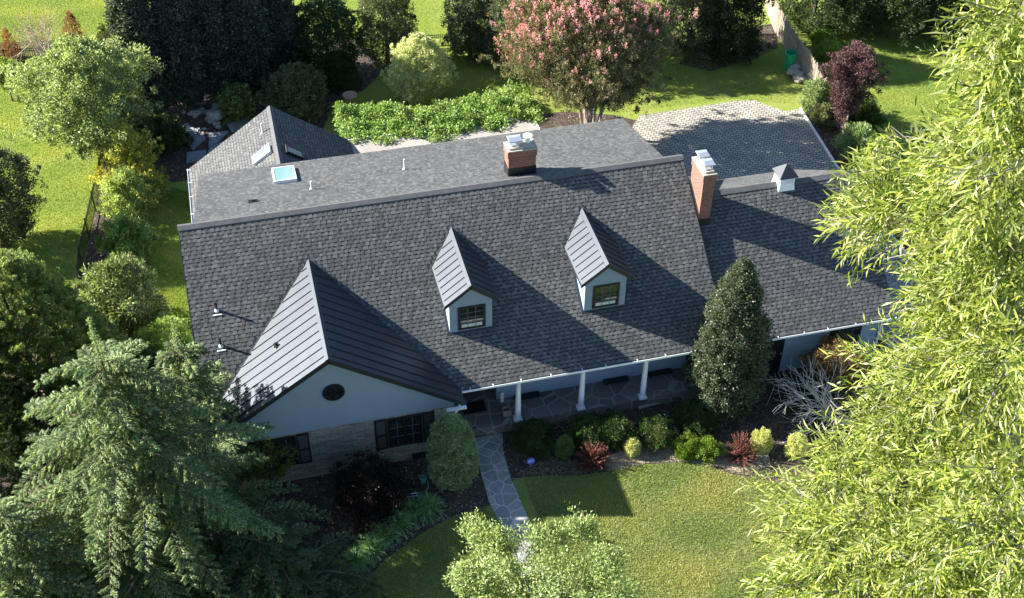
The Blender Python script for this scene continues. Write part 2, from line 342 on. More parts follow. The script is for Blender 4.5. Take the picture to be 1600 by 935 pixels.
def rock(x, y, z, r, parent=None, name='rock', m=None):
    n1, n2 = 9, 6; V = []; F = []
    sx, sy, sz = r * rng.uniform(.8, 1.3), r * rng.uniform(.7, 1.1), r * rng.uniform(.5, .8)
    for i in range(n2 + 1):
        for k in range(n1):
            t = math.pi * i / n2; w = 2 * math.pi * k / n1; j = rng.uniform(.78, 1.15)
            V.append((x + sx * math.sin(t) * math.cos(w) * j, y + sy * math.sin(t) * math.sin(w) * j, z + sz * math.cos(t) * j))
    for i in range(n2):
        for k in range(n1): F.append([i * n1 + k, i * n1 + (k + 1) % n1, (i + 1) * n1 + (k + 1) % n1, (i + 1) * n1 + k])
    b = MB(); b.v = V; b.f = F; return b.build(name, m or M['rock'], parent)
for k in range(46):
    x, y = [(1.61, 27.45), (0.95, 26.66), (0.56, 27.97), (2.26, 27.98)][k % 4]; x += rng.normal(0, .45); y += rng.normal(0, .5)
    tag(rock(x, y, GZ + .08, rng.uniform(.10, .3)), 'grey rock of the loose pile beside the big bluestone slab', 'rock', 'rocks of the pile in the rear garden')
x, y = (1.69, 27.02); tag(rock(x, y, GZ + .3, .55), 'largest rounded grey boulder in the pile by the bluestone slab', 'rock')
for k, (px_, py_) in enumerate([(35.93, 24.39), (35.80, 23.81), (36.00, 24.83), (35.68, 23.25), (35.60, 24.09)]):
    tag(rock(px_, py_, GZ + .2, .38, m=M['cement']), 'pale craggy stone heaped by the green bin at the fence foot', 'rock', 'pale stones beside the green bin')

# ------------------------------------------------------------------ house
ZE = 2.75; YR = 6.9625; ZR = 7.5728; S = (ZR - ZE) / YR; W = 21.54
house = empty('house', (10.8, 6, GZ), 'long house with dark shingle roof, two dormers and a black metal front gable', 'house')
rz = lambda x, y, d=0: (x, y, ZE + S * y + d)
main_roof = MB()
main_roof.prism([(0, 0, ZE), (W, 0, ZE), (W, YR, ZR), (0, YR, ZR)], (0, 0, -.14))
roof = main_roof.build('roof', M['roof_deck'], house)
shingles(roof, (0, 0, ZE), (1, 0, 0), (0, 1, S), lambda v: 0, lambda v: W, math.hypot(YR, ZR - ZE))
SH = .316; YS = 13.3; shz = lambda y: ZR - SH * (y - YR)
b = MB(); b.prism([(.62, YR, ZR), (.87, YS, shz(YS)), (21.0, YS, shz(YS)), (20.75, YR, ZR)], (0, 0, -.14)); rr = b.build('rear_roof', M['roof_deck'], house)
rl = math.hypot(YS - YR, (YS - YR) * SH)
shingles(rr, (0, YS, shz(YS)), (1, 0, 0), (0, -1, SH), lambda v: .87 - .25 * v / rl, lambda v: 21.0 - .25 * v / rl, rl)
def ridge_cap(x0, x1, y, z, sf, sb, name='ridge_cap', par=roof, w=.17):
    b = MB()
    b.prism([(x0, y, z + .05), (x1, y, z + .05), (x1, y - w, z + .05 - sf * w), (x0, y - w, z + .05 - sf * w)], (0, 0, -.045))
    b.prism([(x0, y, z + .05), (x1, y, z + .05), (x1, y + w, z + .05 - sb * w), (x0, y + w, z + .05 - sb * w)], (0, 0, -.045))
    b.build(name, M['shingle_plain'], par)
ridge_cap(-.02, W + .02, YR, ZR, S, SH)
b = MB()   # dark drip edges on the rakes
for x in (0, W): b = MB(); b.bar((x, 0, ZE - .08), (x, YR, ZR - .08), .03, .17); b.build('rake_trim', M['black'], roof)
# stucco walls of the main block
b = MB()
for x, s in ((.35, .2), (21.3, -.2)): b.prism([(x, 1.5, GZ), (x, 8.2, GZ), (x, 8.2, 5.4), (x, YR, ZR - .22), (x, 1.5, ZE + S * 1.5 - .2)], (s, 0, 0))
for x, s in ((1.0, .2), (20.6, -.2)): b.prism([(x, YR + .1, GZ), (x, 12.9, GZ), (x, 12.9, shz(12.9) - .2), (x, YR + .1, ZR - .25)], (s, 0, 0))
b.box((1.21, 12.7, GZ), (20.39, 12.9, shz(12.9) - .2)); b.box((11.9, 1.5, .2), (21.09, 1.7, ZE + S * 1.5 - .2)); b.box((9.8, 2.6, .2), (11.9, 2.8, 4.2)); b.box((11.9, 1.71, .2), (12.05, 2.8, 3.7))
b.build('wall', M['stucco'], house)
# porch door and windows on the porch wall
def window(parent, xc, y, z0, z1, w, cols, rows, name='window', fr=.07, blind=None, mull=1, shutters=None):
    f = MB(); q_ = MB(); t = .05
    f.box((xc - w / 2, y - t, z0), (xc - w / 2 + fr, y, z1)); f.box((xc + w / 2 - fr, y - t, z0), (xc + w / 2, y, z1))
    f.box((xc - w / 2 + fr, y - t, z1 - fr), (xc + w / 2 - fr, y, z1)); f.box((xc - w / 2 + fr, y - t, z0), (xc + w / 2 - fr, y, z0 + fr))
    seg = (w - 2 * fr) / mull
    for k in range(1, mull): f.box((xc - w / 2 + fr + seg * k - .05, y - t + .004, z0 + fr), (xc - w / 2 + fr + seg * k + .05, y - .001, z1 - fr))
    for k in range(mull):
        for c in range(1, cols):
            x = xc - w / 2 + fr + seg * k + seg * c / cols; q_.box((x - .014, y - .035, z0 + fr), (x + .014, y - .008, z1 - fr))
    for r in range(1, rows):
        z = z0 + fr + (z1 - z0 - 2 * fr) * r / rows; q_.box((xc - w / 2 + fr, y - .032, z - .014), (xc + w / 2 - fr, y - .011, z + .014))
    fo = f.build(name, M['black'], parent); q_.build('muntins', M['muntin'], fo)
    g = MB(); g.box((xc - w / 2 + fr * .8, y - .02, z0 + fr * .8), (xc + w / 2 - fr * .8, y - .006, z1 - fr * .8)); return fo, g
win, g = window(house, 14.5, 1.5, 1.0, 2.5, 1.6, 2, 3, mull=2); g.build('pane', M['glass'], win)
win, g = window(house, 18.0, 1.5, 1.0, 2.5, 1.6, 2, 3, mull=2); g.build('pane', M['glass'], win)
b = MB(); b.box((10.2, 2.52, .2), (11.3, 2.6, 2.4)); d = b.build('door', M['black'], house)
b = MB(); b.lathe((11.2, 2.46, 1.2), [(.035, -.02), (.04, .02)], 10); b.build('handle', M['steel'], d)
b = MB(); b.box((9.8, .20, ZE - .40), (21.3, .32, ZE - .10)); b.build('porch_beam', M['stucco'], house)
# columns
for k in range(4):
    x = 12.507 + 2.76 * k; y = .17; b = MB()
    b.box((x - .17, y - .15, .2), (x + .17, y + .19, .29)); b.lathe((x, y + .02, .29), [(.165, 0), (.17, .03), (.15, .06), (.125, .08), (.123, .7), (.1, 2.0), (.098, 2.08), (.13, 2.12), (.13, 2.16)], 20); b.build('column', M['white'], house)
# gutter with hangers and downspout
def gutter(x0, x1, y, z, par, hang=True):
    b = MB(); b.box((x0, y - .12, z - .1), (x1, y - .105, z)); b.box((x0, y - .104, z - .1), (x1, y, z - .085)); b.box((x0, y - .104, z - .084), (x0 + .012, y, z)); b.box((x1 - .012, y - .104, z - .084), (x1, y, z))
    if hang:
        x = x0 + .35
        while x < x1: b.box((x - .014, y - .125, z + .001), (x + .014, y + .03, z + .02)); x += rng.uniform(.7, 1.4)
    return b.build('gutter', M['white'], par)
gut = gutter(10.09, W, -.01, ZE - .0, house)
gutter(21.75, 29.45, .19, 2.48, house)
b = MB(); b.tube([(9.98, -.2, 2.6), (9.98, -.25, 2.4), (9.86, -.5, 2.2), (9.62, -.62, 2.05), (9.6, -.62, .6), (9.6, -.62, GZ + .1)], .055, 8); b.box((9.3, -.92, 2.55), (10.1, -.80, 2.66)); b.build('downspout', M['white'], house)

# front gable with standing seam metal roof
XG, ZG, YG = 4.93, 6.3536, -.7774; SG = .691; WG = 5.13; ZGE = ZG - SG * WG
gw = MB(); ap = ZG - .17
gw.prism([(.35, -.5, 2.42), (9.68, -.5, 2.42), (9.68, -.5, ap - SG * (9.68 - XG)), (XG, -.5, ap), (.35, -.5, ap - SG * (XG - .35))], (0, .25, 0))
gable = gw.build('gable_wall', M['stucco'], house)
def seam_roof(par, xc, y0, zr, sl, w, trim=.16, spacing=.42, name='metal_roof'):
    """two metal planes meeting the main slope; ribs run from ridge to eave or valley"""
    ze_ = zr - sl * w; yb = (zr - ZE) / S; ye = max((ze_ - ZE) / S, y0 + .05); b = MB(); L = .055
    for s in (-1, 1):
        b.prism([(xc, y0, zr), (xc, yb, zr), (xc + s * w, ye, ze_), (xc + s * w, y0, ze_)], (0, 0, -.07))
    y = y0 + .28
    while y < yb - .15:
        wm = w if y <= ye else (zr - (ZE + S * y)) / sl
        for s in (-1, 1):
            if wm > .35:
                xa = .13; b.bar((xc + s * xa, y, zr - sl * xa + .02), (xc + s * (wm - .05), y, zr - sl * (wm - .05) + .02), .022, .045)
        y += spacing
    for s in (-1, 1):   # ridge flashing
        b.prism([(xc, y0 - .01, zr + .03), (xc, yb, zr + .03), (xc + s * .13, yb - .1, zr + .03 - sl * .13), (xc + s * .13, y0 - .01, zr + .03 - sl * .13)], (0, 0, -.02))
    r = b.build(name, M['metal_roof'], par)
    t = MB()
    for s in (-1, 1):
        t.bar((xc, y0 + .02, zr - .13), (xc + s * (w + .02), y0 + .02, ze_ - .13), .05, trim)
        t.bar((xc + s * (w - .02), y0 + .05, ze_ - .09), (xc + s * (w - .02), max(ye, y0 + .3), ze_ - .09), .05, .1)
        a = Vector(rz(xc, yb + .08, .02)); c = Vector(rz(xc + s * (w + .10), max(ye, .05), .02)); sd = Vector((s, .45, .45 * S)).normalized() * .11
        t.prism([a, c, c + sd, a + Vector((0, .13, .13 * S))], (0, 0, -.015))
    t.build('trim', M['metal_trim'], r); return r
gr = seam_roof(house, XG, YG, ZG, SG, WG, .2, .48)
b = MB(); b.tube([(3.13, 1.73, 5.1), (3.13, 1.73, 5.28)], .05, 8); b.box((3.03, 1.6, 5.14), (3.3, 1.86, 5.17)); b.build('roof_vent', M['black'], gr)
b = MB(); b.box((.42, -.5, GZ - .1), (9.62, -.2, 2.415)); b.prism([(9.62, -.2, GZ - .1), (9.62, 2.6, GZ - .1), (9.62, 2.6, 2.6), (9.62, -.2, 2.6)], (-.25, 0, 0)); b.prism([(.42, -.2, GZ - .1), (.42, 1.5, GZ - .1), (.42, 1.5, 2.6), (.42, -.2, 2.6)], (.25, 0, 0))
stone = b.build('stone_wall', M['stone'], house)
# wall openings sit proud of the stone
for xc in (2.6, 7.63):
    win, g = window(house, xc, -.505, .66, 2.33, 1.4, 2, 3, mull=2, fr=.08); g.build('pane', M['glass'], win)
    for s in (-1, 1):
        b = MB(); x = xc + s * (.7 + .27)
        b.box((x - .24, -.56, .64), (x - .18, -.505, 2.35)); b.box((x + .18, -.56, .64), (x + .24, -.505, 2.35))
        for z in (.64, 1.4, 2.27): b.box((x - .18, -.555, z), (x + .18, -.507, z + .08))
        z = .74
        while z < 2.26: b.prism([(x - .18, -.545, z), (x + .18, -.545, z), (x + .18, -.515, z + .045), (x - .18, -.515, z + .045)], (0, 0, -.012)); z += .055
        b.box((x - .18, -.512, .72), (x + .18, -.507, 2.27)); b.build('shutter', M['black'], house)
b = MB(); prof = []
f = MB(); n = 28
def ringy(b, c, r0, r1, y0, y1, sx=1.0):
    pts0 = [(c[0] + r1 * math.cos(2 * math.pi * k / n), c[1] + r1 * math.sin(2 * math.pi * k / n)) for k in range(n)]
    pts1 = [(c[0] + r0 * math.cos(2 * math.pi * k / n), c[1] + r0 * math.sin(2 * math.pi * k / n)) for k in range(n)]
    for k in range(n):
        j = (k + 1) % n; b.prism([(pts0[k][0], y0, pts0[k][1]), (pts0[j][0], y0, pts0[j][1]), (pts1[j][0], y0, pts1[j][1]), (pts1[k][0], y0, pts1[k][1])], (0, y1 - y0, 0))
ringy(f, (4.99, 4.33), .35, .43, -.56, -.5)
for dx in (-.12, .12): f.box((4.99 + dx - .012, -.545, 4.33 - .33), (4.99 + dx + .012, -.525, 4.33 + .33))
for dz in (-.12, .12): f.box((4.99 - .33, -.547, 4.33 + dz - .012), (4.99 + .33, -.523, 4.33 + dz + .012))
rw = f.build('round_window', M['black'], house)
b = MB(); b.prism([(4.99 + .36 * math.cos(2 * math.pi * k / n), -.52, 4.33 + .36 * math.sin(2 * math.pi * k / n)) for k in range(n)], (0, .018, 0)); b.build('pane', M['glass'], rw)
win, g = window(house, 8.25, -.505, GZ - .02, GZ + .32, .8, 2, 1, name='cellar_window'); g.build('pane', M['glass'], win)

# dormers
for xc, yd in ((10.94, 1.94), (16.62, 1.94)):
    w = .885; zt = 5.72; za = 6.58; sl = .80; za_r = 6.613
    b = MB(); zb_ = ZE + S * yd - .02
    b.prism([(xc - w, yd, zb_), (xc + w, yd, zb_), (xc + w, yd, zt - .02), (xc, yd, zt - .02 + sl * w), (xc - w, yd, zt - .02)], (0, .12, 0))
    for s in (-1, 1):
        yb = (zt + .02 - ZE) / S
        b.prism([(xc + s * w, yd + .12, zb_), (xc + s * w, yd + .12, zt + .02), (xc + s * w, yb, zt + .02)], (-s * .1, 0, 0))
    dm = b.build('dormer', M['stucco'], house)
    seam_roof(dm, xc, yd - .17, za_r, (za_r - zt) / 1.11, 1.11, .11, .40, 'dormer_roof')
    win, g = window(dm, xc + .03, yd - .002, 4.2, 5.42, 1.14, 3, 4, fr=.09); g.build('pane', M['glass'], win)
    b = MB(); b.box((xc - .40, yd - .030, 4.31), (xc + .46, yd - .026, 4.47)); b.build('blind', M['blind'], win)
    b = MB()
    for s in (-1, 1): b.bar((xc + s * (w + .05), yd, ZE + S * yd + .02), (xc + s * (w + .05), 4.2, ZE + S * 4.2 + .02), .1, .03)
    b.bar((xc - w - .1, yd - .05, ZE + S * (yd - .05) + .012), (xc + w + .1, yd - .05, ZE + S * (yd - .05) + .012), .1, .03, (0, -S, 1)); b.build('flashing', M['metal_trim'], dm)

# garage wing
GE, GR, GY0, GY1, GX0, GX1 = 2.5, 6.3, .2, 5.8, 21.32, 29.45; SGA = (GR - GE) / (GY1 - GY0)
b = MB(); b.prism([(GX0, GY0, GE), (GX1, GY0, GE), (GX1, GY1, GR), (GX0, GY1, GR)], (0, 0, -.13)); b.prism([(GX0, GY1, GR), (GX1, GY1, GR), (GX1, 11.4, GE), (GX0, 11.4, GE)], (0, 0, -.13))
groof = b.build('garage_roof', M['roof_deck'], house)
gl_ = math.hypot(GY1 - GY0, GR - GE); shingles(groof, (GX0, GY0, GE), (1, 0, 0), (0, 1, SGA), lambda v: 0, lambda v: GX1 - GX0, gl_); shingles(groof, (GX0, 11.4, GE), (1, 0, 0), (0, -1, SGA), lambda v: 0, lambda v: GX1 - GX0, gl_); ridge_cap(GX0, GX1 + .02, GY1, GR, SGA, SGA, par=groof, w=.2)
for ya, za in ((GY0, GE), (11.4, GE)): b = MB(); b.bar((GX1, ya, za - .07), (GX1, GY1, GR - .07), .03, .16); b.build('rake_trim', M['black'], groof)
b = MB(); b.prism([(29.1, .7, GZ), (29.1, 10.9, GZ), (29.1, 10.9, 2.6), (29.1, GY1, GR - .25), (29.1, .7, 2.6)], (-.2, 0, 0)); b.box((21.3, .7, GZ), (28.89, .9, 2.6)); b.box((21.3, 10.7, GZ), (28.89, 10.9, 2.6)); b.build('garage_wall', M['stucco'], house)
b = MB(); b.box((23.75, .64, GZ), (24.6, .695, 2.2)); d = b.build('door', M['black'], house); b = MB(); b.lathe((24.5, .6, .9), [(.03, 0), (.04, .04), (.03, .08)], 8); b.build('handle', M['steel'], d)
win, g = window(house, 27.5, .69, .7, 2.1, 1.5, 2, 3, mull=2); g.build('pane', M['glass'], win)
b = MB(); b.tube([(29.35, .13, 2.4), (29.25, .4, 2.25), (29.15, .62, 2.15), (29.15, .62, GZ + .1)], .05, 8); b.build('downspout', M['white'], house)
# rear wing: cross gable, flat roof
CX, CZ, CY, CW = 4.55, 5.5, 18.45, 4.32; CE = 2.5; CS = (CZ - CE) / CW
b = MB()
for s in (-1, 1): b.prism([(CX, 12.95, CZ), (CX, CY, CZ), (CX + s * CW, CY, CE), (CX + s * CW, 12.95, CE)], (0, 0, -.12))
cr = b.build('rear_wing_roof', M['roof_deck'], house); wl_ = math.hypot(CW, CZ - CE)
for s in (-1, 1): shingles(cr, (CX + s * CW, 12.95, CE), (0, 1, 0), (-s, 0, CS), lambda v: 0, lambda v: CY - 12.95, wl_)
b = MB()
for s in (-1, 1): b.prism([(CX, 12.95, CZ + .045), (CX, CY + .02, CZ + .045), (CX + s * .16, CY + .02, CZ + .045 - CS * .16), (CX + s * .16, 12.95, CZ + .045 - CS * .16)], (0, 0, -.04))
b.build('ridge_cap', M['shingle_plain'], cr)
b = MB(); b.prism([(.6, 18.1, GZ), (8.5, 18.1, GZ), (8.5, 18.1, 2.5), (CX, 18.1, 5.2), (.6, 18.1, 2.5)], (0, -.2, 0)); b.box((.6, 9, GZ), (.8, 17.89, 2.5)); b.box((8.3, 12.91, GZ), (8.5, 17.89, 2.5)); b.build('rear_wing_wall', M['stucco'], house)
b = MB(); b.prism([(.2, 9.2, 2.5), (.87, 9.2, 2.96), (.87, 12.94, 2.96), (.2, 12.94, 2.5)], (0, 0, -.1)); b.build('side_roof', M['shingle_plain'], house)
b = MB(); gx = CX - CW
b.box((gx - .13, 9.3, CE - .1), (gx - .115, CY, CE + .01)); b.box((gx - .114, 9.3, CE - .1), (gx - .002, CY, CE - .085))
for y in (18.3, 17.2, 16, 14.6, 13.2, 11.8, 10.4): b.box((gx - .15, y - .02, CE + .012), (gx + .03, y + .02, CE + .035))
b.build('gutter', M['white'], house)
b = MB(); b.box((8.1, 12.95, 2.78), (17.9, 18.45, 2.9)); fl = b.build('flat_roof', M['membrane'], house)
b = MB(); b.box((8.04, 16.6, 2.74), (8.098, 18.5, 2.96)); b.box((17.902, 12.95, 2.74), (17.96, 18.5, 2.96)); b.box((8.1, 18.452, 2.74), (17.9, 18.5, 2.96)); b.build('fascia', M['white'], fl)
for x in (8.2, 10.6, 13, 15.4, 17.8): b = MB(); b.box((x - .08, 18.2, GZ), (x + .08, 18.36, 2.775)); b.build('post', M['white'], fl)

def on_plane_frame(par, name, P, U, V, wid, hgt, th, frame_m, glass_m):
    """raised skylight: frame of four bars with a pane; U, V in-plane unit vectors"""
    P = Vector(P); U = Vector(U).normalized(); V = Vector(V).normalized(); Nn = U.cross(V).normalized()
    if Nn.z < 0: Nn = -Nn
    b = MB(); f = .07
    def q(a, c, h): return P + U * a + V * c + Nn * h
    def blk(b, a0, a1, c0, c1, h0, h1): b.prism([q(a0, c0, h0), q(a1, c0, h0), q(a1, c1, h0), q(a0, c1, h0)], Nn * (h1 - h0))
    w, h = wid / 2, hgt / 2
    blk(b, -w, -w + f, -h, h, -.02, th); blk(b, w - f, w, -h, h, -.02, th); blk(b, -w + f, w - f, -h, -h + f, -.02, th); blk(b, -w + f, w - f, h - f, h, -.02, th)
    fo = b.build(name, frame_m, par); g = MB(); blk(g, -w + f, w - f, -h + f, h - f, 0, th - .02); g.build('glass', glass_m, fo)
    return fo
on_plane_frame(house, 'skylight', (4.6, 11.5, shz(11.5)), (1, 0, 0), (0, -1, SH), 1.0, 2.0, .16, M['white'], M['skyglass'])
on_plane_frame(house, 'skylight', (3.85, 15.0, CZ - CS * (CX - 3.85)), (0, 1, 0), (1, 0, CS), .62, 1.05, .16, M['white'], M['skyglass'])
on_plane_frame(house, 'skylight', (5.25, 14.85, CZ - CS * .7), (0, 1, 0), (1, 0, -CS), .62, .9, .16, M['black'], M['glass'])
def vent_pipe(x, y, z, h, m, r=.045, slope=(0, 0)):
    b = MB(); b.tube([(x, y, z - .05), (x, y, z + h)], r, 10); o = b.build('vent_pipe', m, house)
    b = MB(); b.lathe((x, y, z), [(.10, -.06), (.10, .0), (.07, .04), (.055, .08)], 12); b.box((x - .17, y - .20, z - .13), (x + .17, y - .15, z - .085)); b.build('flashing', M['pvc'], o)
def rzz(y): return ZE + S * y
vent_pipe(1.04, 3.95, rzz(3.95), .42, M['black']); vent_pipe(1.0, 2.75, rzz(2.75), .42, M['black'])
vent_pipe(5.61, 9.31, shz(9.31), .42, M['pvc'], .035); vent_pipe(9.81, 10.24, shz(10.24), .55, M['pvc'], .035); vent_pipe(4.0, 16.8, 5.1, .55, M['pvc'], .035)
b = MB(); b.box((2.9, 8.62, shz(8.7) - .02), (3.3, 8.8, shz(8.7) + .07)); b.box((3.03, 8.68, shz(8.7) + .07), (3.17, 8.74, shz(8.7) + .12)); b.build('roof_vent', M['black'], house)

def chimney(x0, x1, y0, y1, zb, zt, caps):
    b = MB(); b.box((x0, y0, zb), (x1, y1, zt - .36)); b.box((x0 - .04, y0 - .04, zt - .36), (x1 + .04, y1 + .04, zt - .05)); o = b.build('chimney', M['brick'], house)
    b = MB(); b.prism([(x0 - .05, y0 - .05, zt - .05), (x1 + .05, y0 - .05, zt - .05), (x1 + .05, y1 + .05, zt - .05), (x0 - .05, y1 + .05, zt - .05)], (0, 0, .05)); b.box((x0 + .06, y0 + .06, zt), (x1 - .06, y1 - .06, zt + .08)); b.build('chimney_crown', M['cement'], o)
    for k, (cx, cy, sx, sy, typ) in enumerate(caps):
        b = MB(); z = zt + .08
        if typ == 'round':
            b.lathe((cx, cy, z), [(.11, 0), (.11, .22), (.13, .22), (.13, .26), (.2, .3), (.2, .33), (.02, .37)], 18); b.build('flue_cap', M['white'], o)
        else:
            b.box((cx - sx * .62, cy - sy * .62, z), (cx + sx * .62, cy + sy * .62, z + .05))
            for a in (-1, 1):
                for c in (-1, 1): b.box((cx + a * sx * .6 - .015, cy + c * sy * .6 - .015, z + .05), (cx + a * sx * .6 + .015, cy + c * sy * .6 + .015, z + .26))
            b.box((cx - sx, cy - sy, z + .26), (cx + sx, cy + sy, z + .30)); b.prism([(cx - sx, cy - sy, z + .30), (cx + sx, cy - sy, z + .30), (cx + sx * .8, cy, z + .37), (cx - sx * .8, cy, z + .37)], (0, 0, -.02)); b.prism([(cx - sx, cy + sy, z + .30), (cx + sx, cy + sy, z + .30), (cx + sx * .8, cy, z + .37), (cx - sx * .8, cy, z + .37)], (0, 0, -.02))
            b.build('chimney_cap', M['steel'], o)
    return o
c1 = chimney(13.85, 15.05, 7.45, 8.15, 7.2, 8.72, [(14.2, 7.8, .30, .26, 'sq'), (14.78, 7.85, .1, .1, 'round')])
b = MB(); b.box((13.83, 7.43, 7.1), (15.07, 8.17, 7.83)); b.build('flashing', M['black'], c1)
c2 = chimney(21.6, 22.12, 4.62, 5.95, 5.2, 8.2, [(21.86, 4.97, .24, .27, 'sq'), (21.86, 5.6, .24, .27, 'sq')])
b = MB(); b.prism([(21.58, 4.6, 5.3), (21.58, 4.6, 6.15), (21.58, 5.97, 7.1), (21.58, 5.97, 5.3)], (.012, 0, 0)); b.box((21.58, 4.59, 5.3), (22.14, 4.615, 5.85)); b.build('flashing', M['black'], c2)
# cupola
x, y = 26.0, 5.8; b = MB()
def fr(b, h0, h1, z0, z1):
    A = [(x - h0, y - h0, z0), (x + h0, y - h0, z0), (x + h0, y + h0, z0), (x - h0, y + h0, z0)]; B_ = [(x - h1, y - h1, z1), (x + h1, y - h1, z1), (x + h1, y + h1, z1), (x - h1, y + h1, z1)]
    b.face(A[::-1]); b.face(B_)
    for k in range(4): b.face([A[k], A[(k + 1) % 4], B_[(k + 1) % 4], B_[k]])
fr(b, .42, .33, 5.85, 6.42)
for a in (-1, 1):
    for c in (-1, 1): b.box((x + a * .3 - .04, y + c * .3 - .04, 6.42), (x + a * .3 + .04, y + c * .3 + .04, 6.74))
for z in (6.44, 6.52, 6.6, 6.68):
    for c in (-1, 1): b.prism([(x - .26, y + c * .31, z), (x + .26, y + c * .31, z), (x + .26, y + c * .27, z + .04), (x - .26, y + c * .27, z + .04)], (0, 0, .012)); b.prism([(x + c * .31, y - .26, z), (x + c * .31, y + .26, z), (x + c * .27, y + .26, z + .04), (x + c * .27, y - .26, z + .04)], (0, 0, .012))
cp = b.build('cupola', M['white'], house)
b = MB(); b.box((x - .44, y - .44, 6.741), (x + .44, y + .44, 6.78)); fr(b, .44, .015, 6.782, 7.25); b.build('cupola_roof', M['metal_trim'], cp)

# ------------------------------------------------------------------ porch and yard things
b = MB(); b.box((10.35, .95, .203), (11.35, 1.6, .225)); tag(b.build('doormat', M['black']), 'dark doormat on the flagstones before the recessed front door', 'doormat')
for x in (13.2, 17.2, 19.2):
    b = MB(); b.box((x - .55, 1.16, .3), (x + .55, 1.46, .34))
    for a in (-.48, .42): b.box((x + a, 1.18, .2), (x + a + .06, 1.24, .3)); b.box((x + a, 1.38, .2), (x + a + .06, 1.44, .3))
    tag(b.build('porch_bench', M['black']), {13.2: 'low black bench on the porch nearest the front door', 17.2: 'low black bench on the porch right of the middle column', 19.2: 'low black bench at the far right end of the porch'}[x], 'bench', 'low black benches against the porch wall')
b = MB(); b.box((11.95, .45, .2), (12.3, .75, .24)); 
for (a0, a1, b0, b1) in ((11.95, 12.3, .45, .48), (11.95, 12.3, .72, .75), (11.95, 11.98, .48, .72), (12.27, 12.3, .48, .72)): b.box((a0, b0, .24), (a1, b1, .5))
tag(b.build('crate', M['wood']), 'small brown crate on the porch left of the first column', 'crate')
b = MB(); b.lathe((12.1, 1.38, .2), [(.09, 0), (.09, .25), (.05, .27), (.05, .4), (.1, .42), (.02, .5)], 10); tag(b.build('lantern', M['white']), 'small pale lantern on the porch floor against the wall', 'lantern')
x, y = (18.52, 0.11); b = MB(); b.prism([(x - .7, y - .2, GZ + .12), (x + .6, y - .02, GZ + .12), (x + .62, y + .28, GZ + .12), (x - .68, y + .12, GZ + .12)], (0, 0, -.1)); tag(b.build('stepping_stone', M['cement']), 'narrow pale stepping stone at the porch edge near the conical holly', 'stepping stone')
# yard sign
x, y = (12.48, -2.08); sg = empty('yard_sign', (x, y, GZ), 'small blue oval yard sign in the dark bed right of the path', 'sign')
b = MB(); b.tube([(x, y, GZ), (x, y, GZ + .35)], .012, 6); b.build('stake', M['steel'], sg)
b = MB(); pl = [(x + .17 * math.cos(t * math.pi / 10), y - .02 - .05 * math.sin(t * math.pi / 10), GZ + .38 + .13 * math.sin(t * math.pi / 10)) for t in range(20)]
pl = [(q[0], y - .02 + (q[2] - GZ - .38) * .5, q[2]) for q in pl]; b.prism(pl, (0, .012, -.004)); pn = b.build('panel', M['sign_blue'], sg)
b = MB()
def sgp(u, v): return (x + u, y - .028 + v * .5, GZ + .38 + v)
for (a, c, d_, e) in ((-.11, -.04, -.07, .05), (-.07, .05, -.03, -.04), (-.1, -.01, -.05, -.01), (0, -.04, 0, .05), (0, .05, .04, .02), (.04, .02, .04, -.02), (.04, -.02, 0, -.04), (.07, .05, .13, .05), (.10, .05, .10, -.04)):
    b.bar(sgp(a, c), sgp(d_, e), .013, .006, (0, -.9, .45))
b.build('lettering', M['white'], pn)
# hose and reel
hx, hy = (7.65, -2.37); b = MB(); pts = []
for q in ((7.10, -1.31), (7.30, -1.70), (7.46, -2.08), (7.70, -2.38), (8.00, -2.42), (8.20, -2.19), (8.22, -1.82), (8.05, -1.64)): pts.append((q[0], q[1], GZ + .06))
b.tube(pts, .022, 6); tag(b.build('garden_hose', M['hose']), 'thin green garden hose curling on the dark mulch by the oval bush', 'hose')
x, y = (7.41, -2.38); b = MB(); b.tube([(x - .28, y, GZ + .1), (x + .28, y - .03, GZ + .1)], .03, 8); b.tube([(x - .28, y - .14, GZ + .1), (x + .28, y - .17, GZ + .1)], .03, 8); b.tube([(x - .28, y, GZ + .1), (x - .3, y - .14, GZ + .1)], .03, 8); b.tube([(x + .28, y - .03, GZ + .1), (x + .28, y - .17, GZ + .1)], .03, 8)
tag(b.build('hose_stand', M['steel']), 'fallen pale metal hose stand lying in the dark bed', 'hose stand')
x, y = (8.05, -1.78); b = MB(); b.lathe((x, y, GZ), [(.12, 0), (.16, .26), (.15, .27), (.13, .1)], 14); tag(b.build('plant_pot', M['hose']), 'small green pot beside the garden hose', 'pot')
# bird bath
x, y = (9.26, 26.19); b = MB(); b.lathe((x, y, GZ), [(.2, 0), (.17, .06), (.07, .12), (.06, .75), (.1, .85), (.38, 1.0), (.42, 1.1), (.39, 1.1), (.3, 1.02), (.02, 1.0)], 20); tag(b.build('bird_bath', M['terracotta'], smooth=False), 'round tan bird bath on a pedestal left of the cream shrub', 'bird bath')
# bin
x, y = (35.64, 24.76); b = MB(); b.lathe((x, y, GZ), [(.25, 0), (.27, .05), (.33, 1.02), (.37, 1.04), (.38, 1.14), (.34, 1.15), (.33, 1.08), (.26, .1), (.02, .08)], 22); bn = b.build('trash_bin', M['green_plastic']); tag(bn, 'tall round green trash bin beside the stockade fence', 'bin')
b = MB(); b.tube([(x - .35, y - .1, GZ + .85), (x - .44, y - .05, GZ + .85), (x - .44, y + .05, GZ + .85), (x - .35, y + .1, GZ + .85)], .018, 6); b.build('handle', M['green_plastic'], bn); b = MB(); b.tube([(x + .35, y - .1, GZ + .85), (x + .44, y - .05, GZ + .85), (x + .44, y + .05, GZ + .85), (x + .35, y + .1, GZ + .85)], .018, 6); b.build('handle', M['green_plastic'], bn)
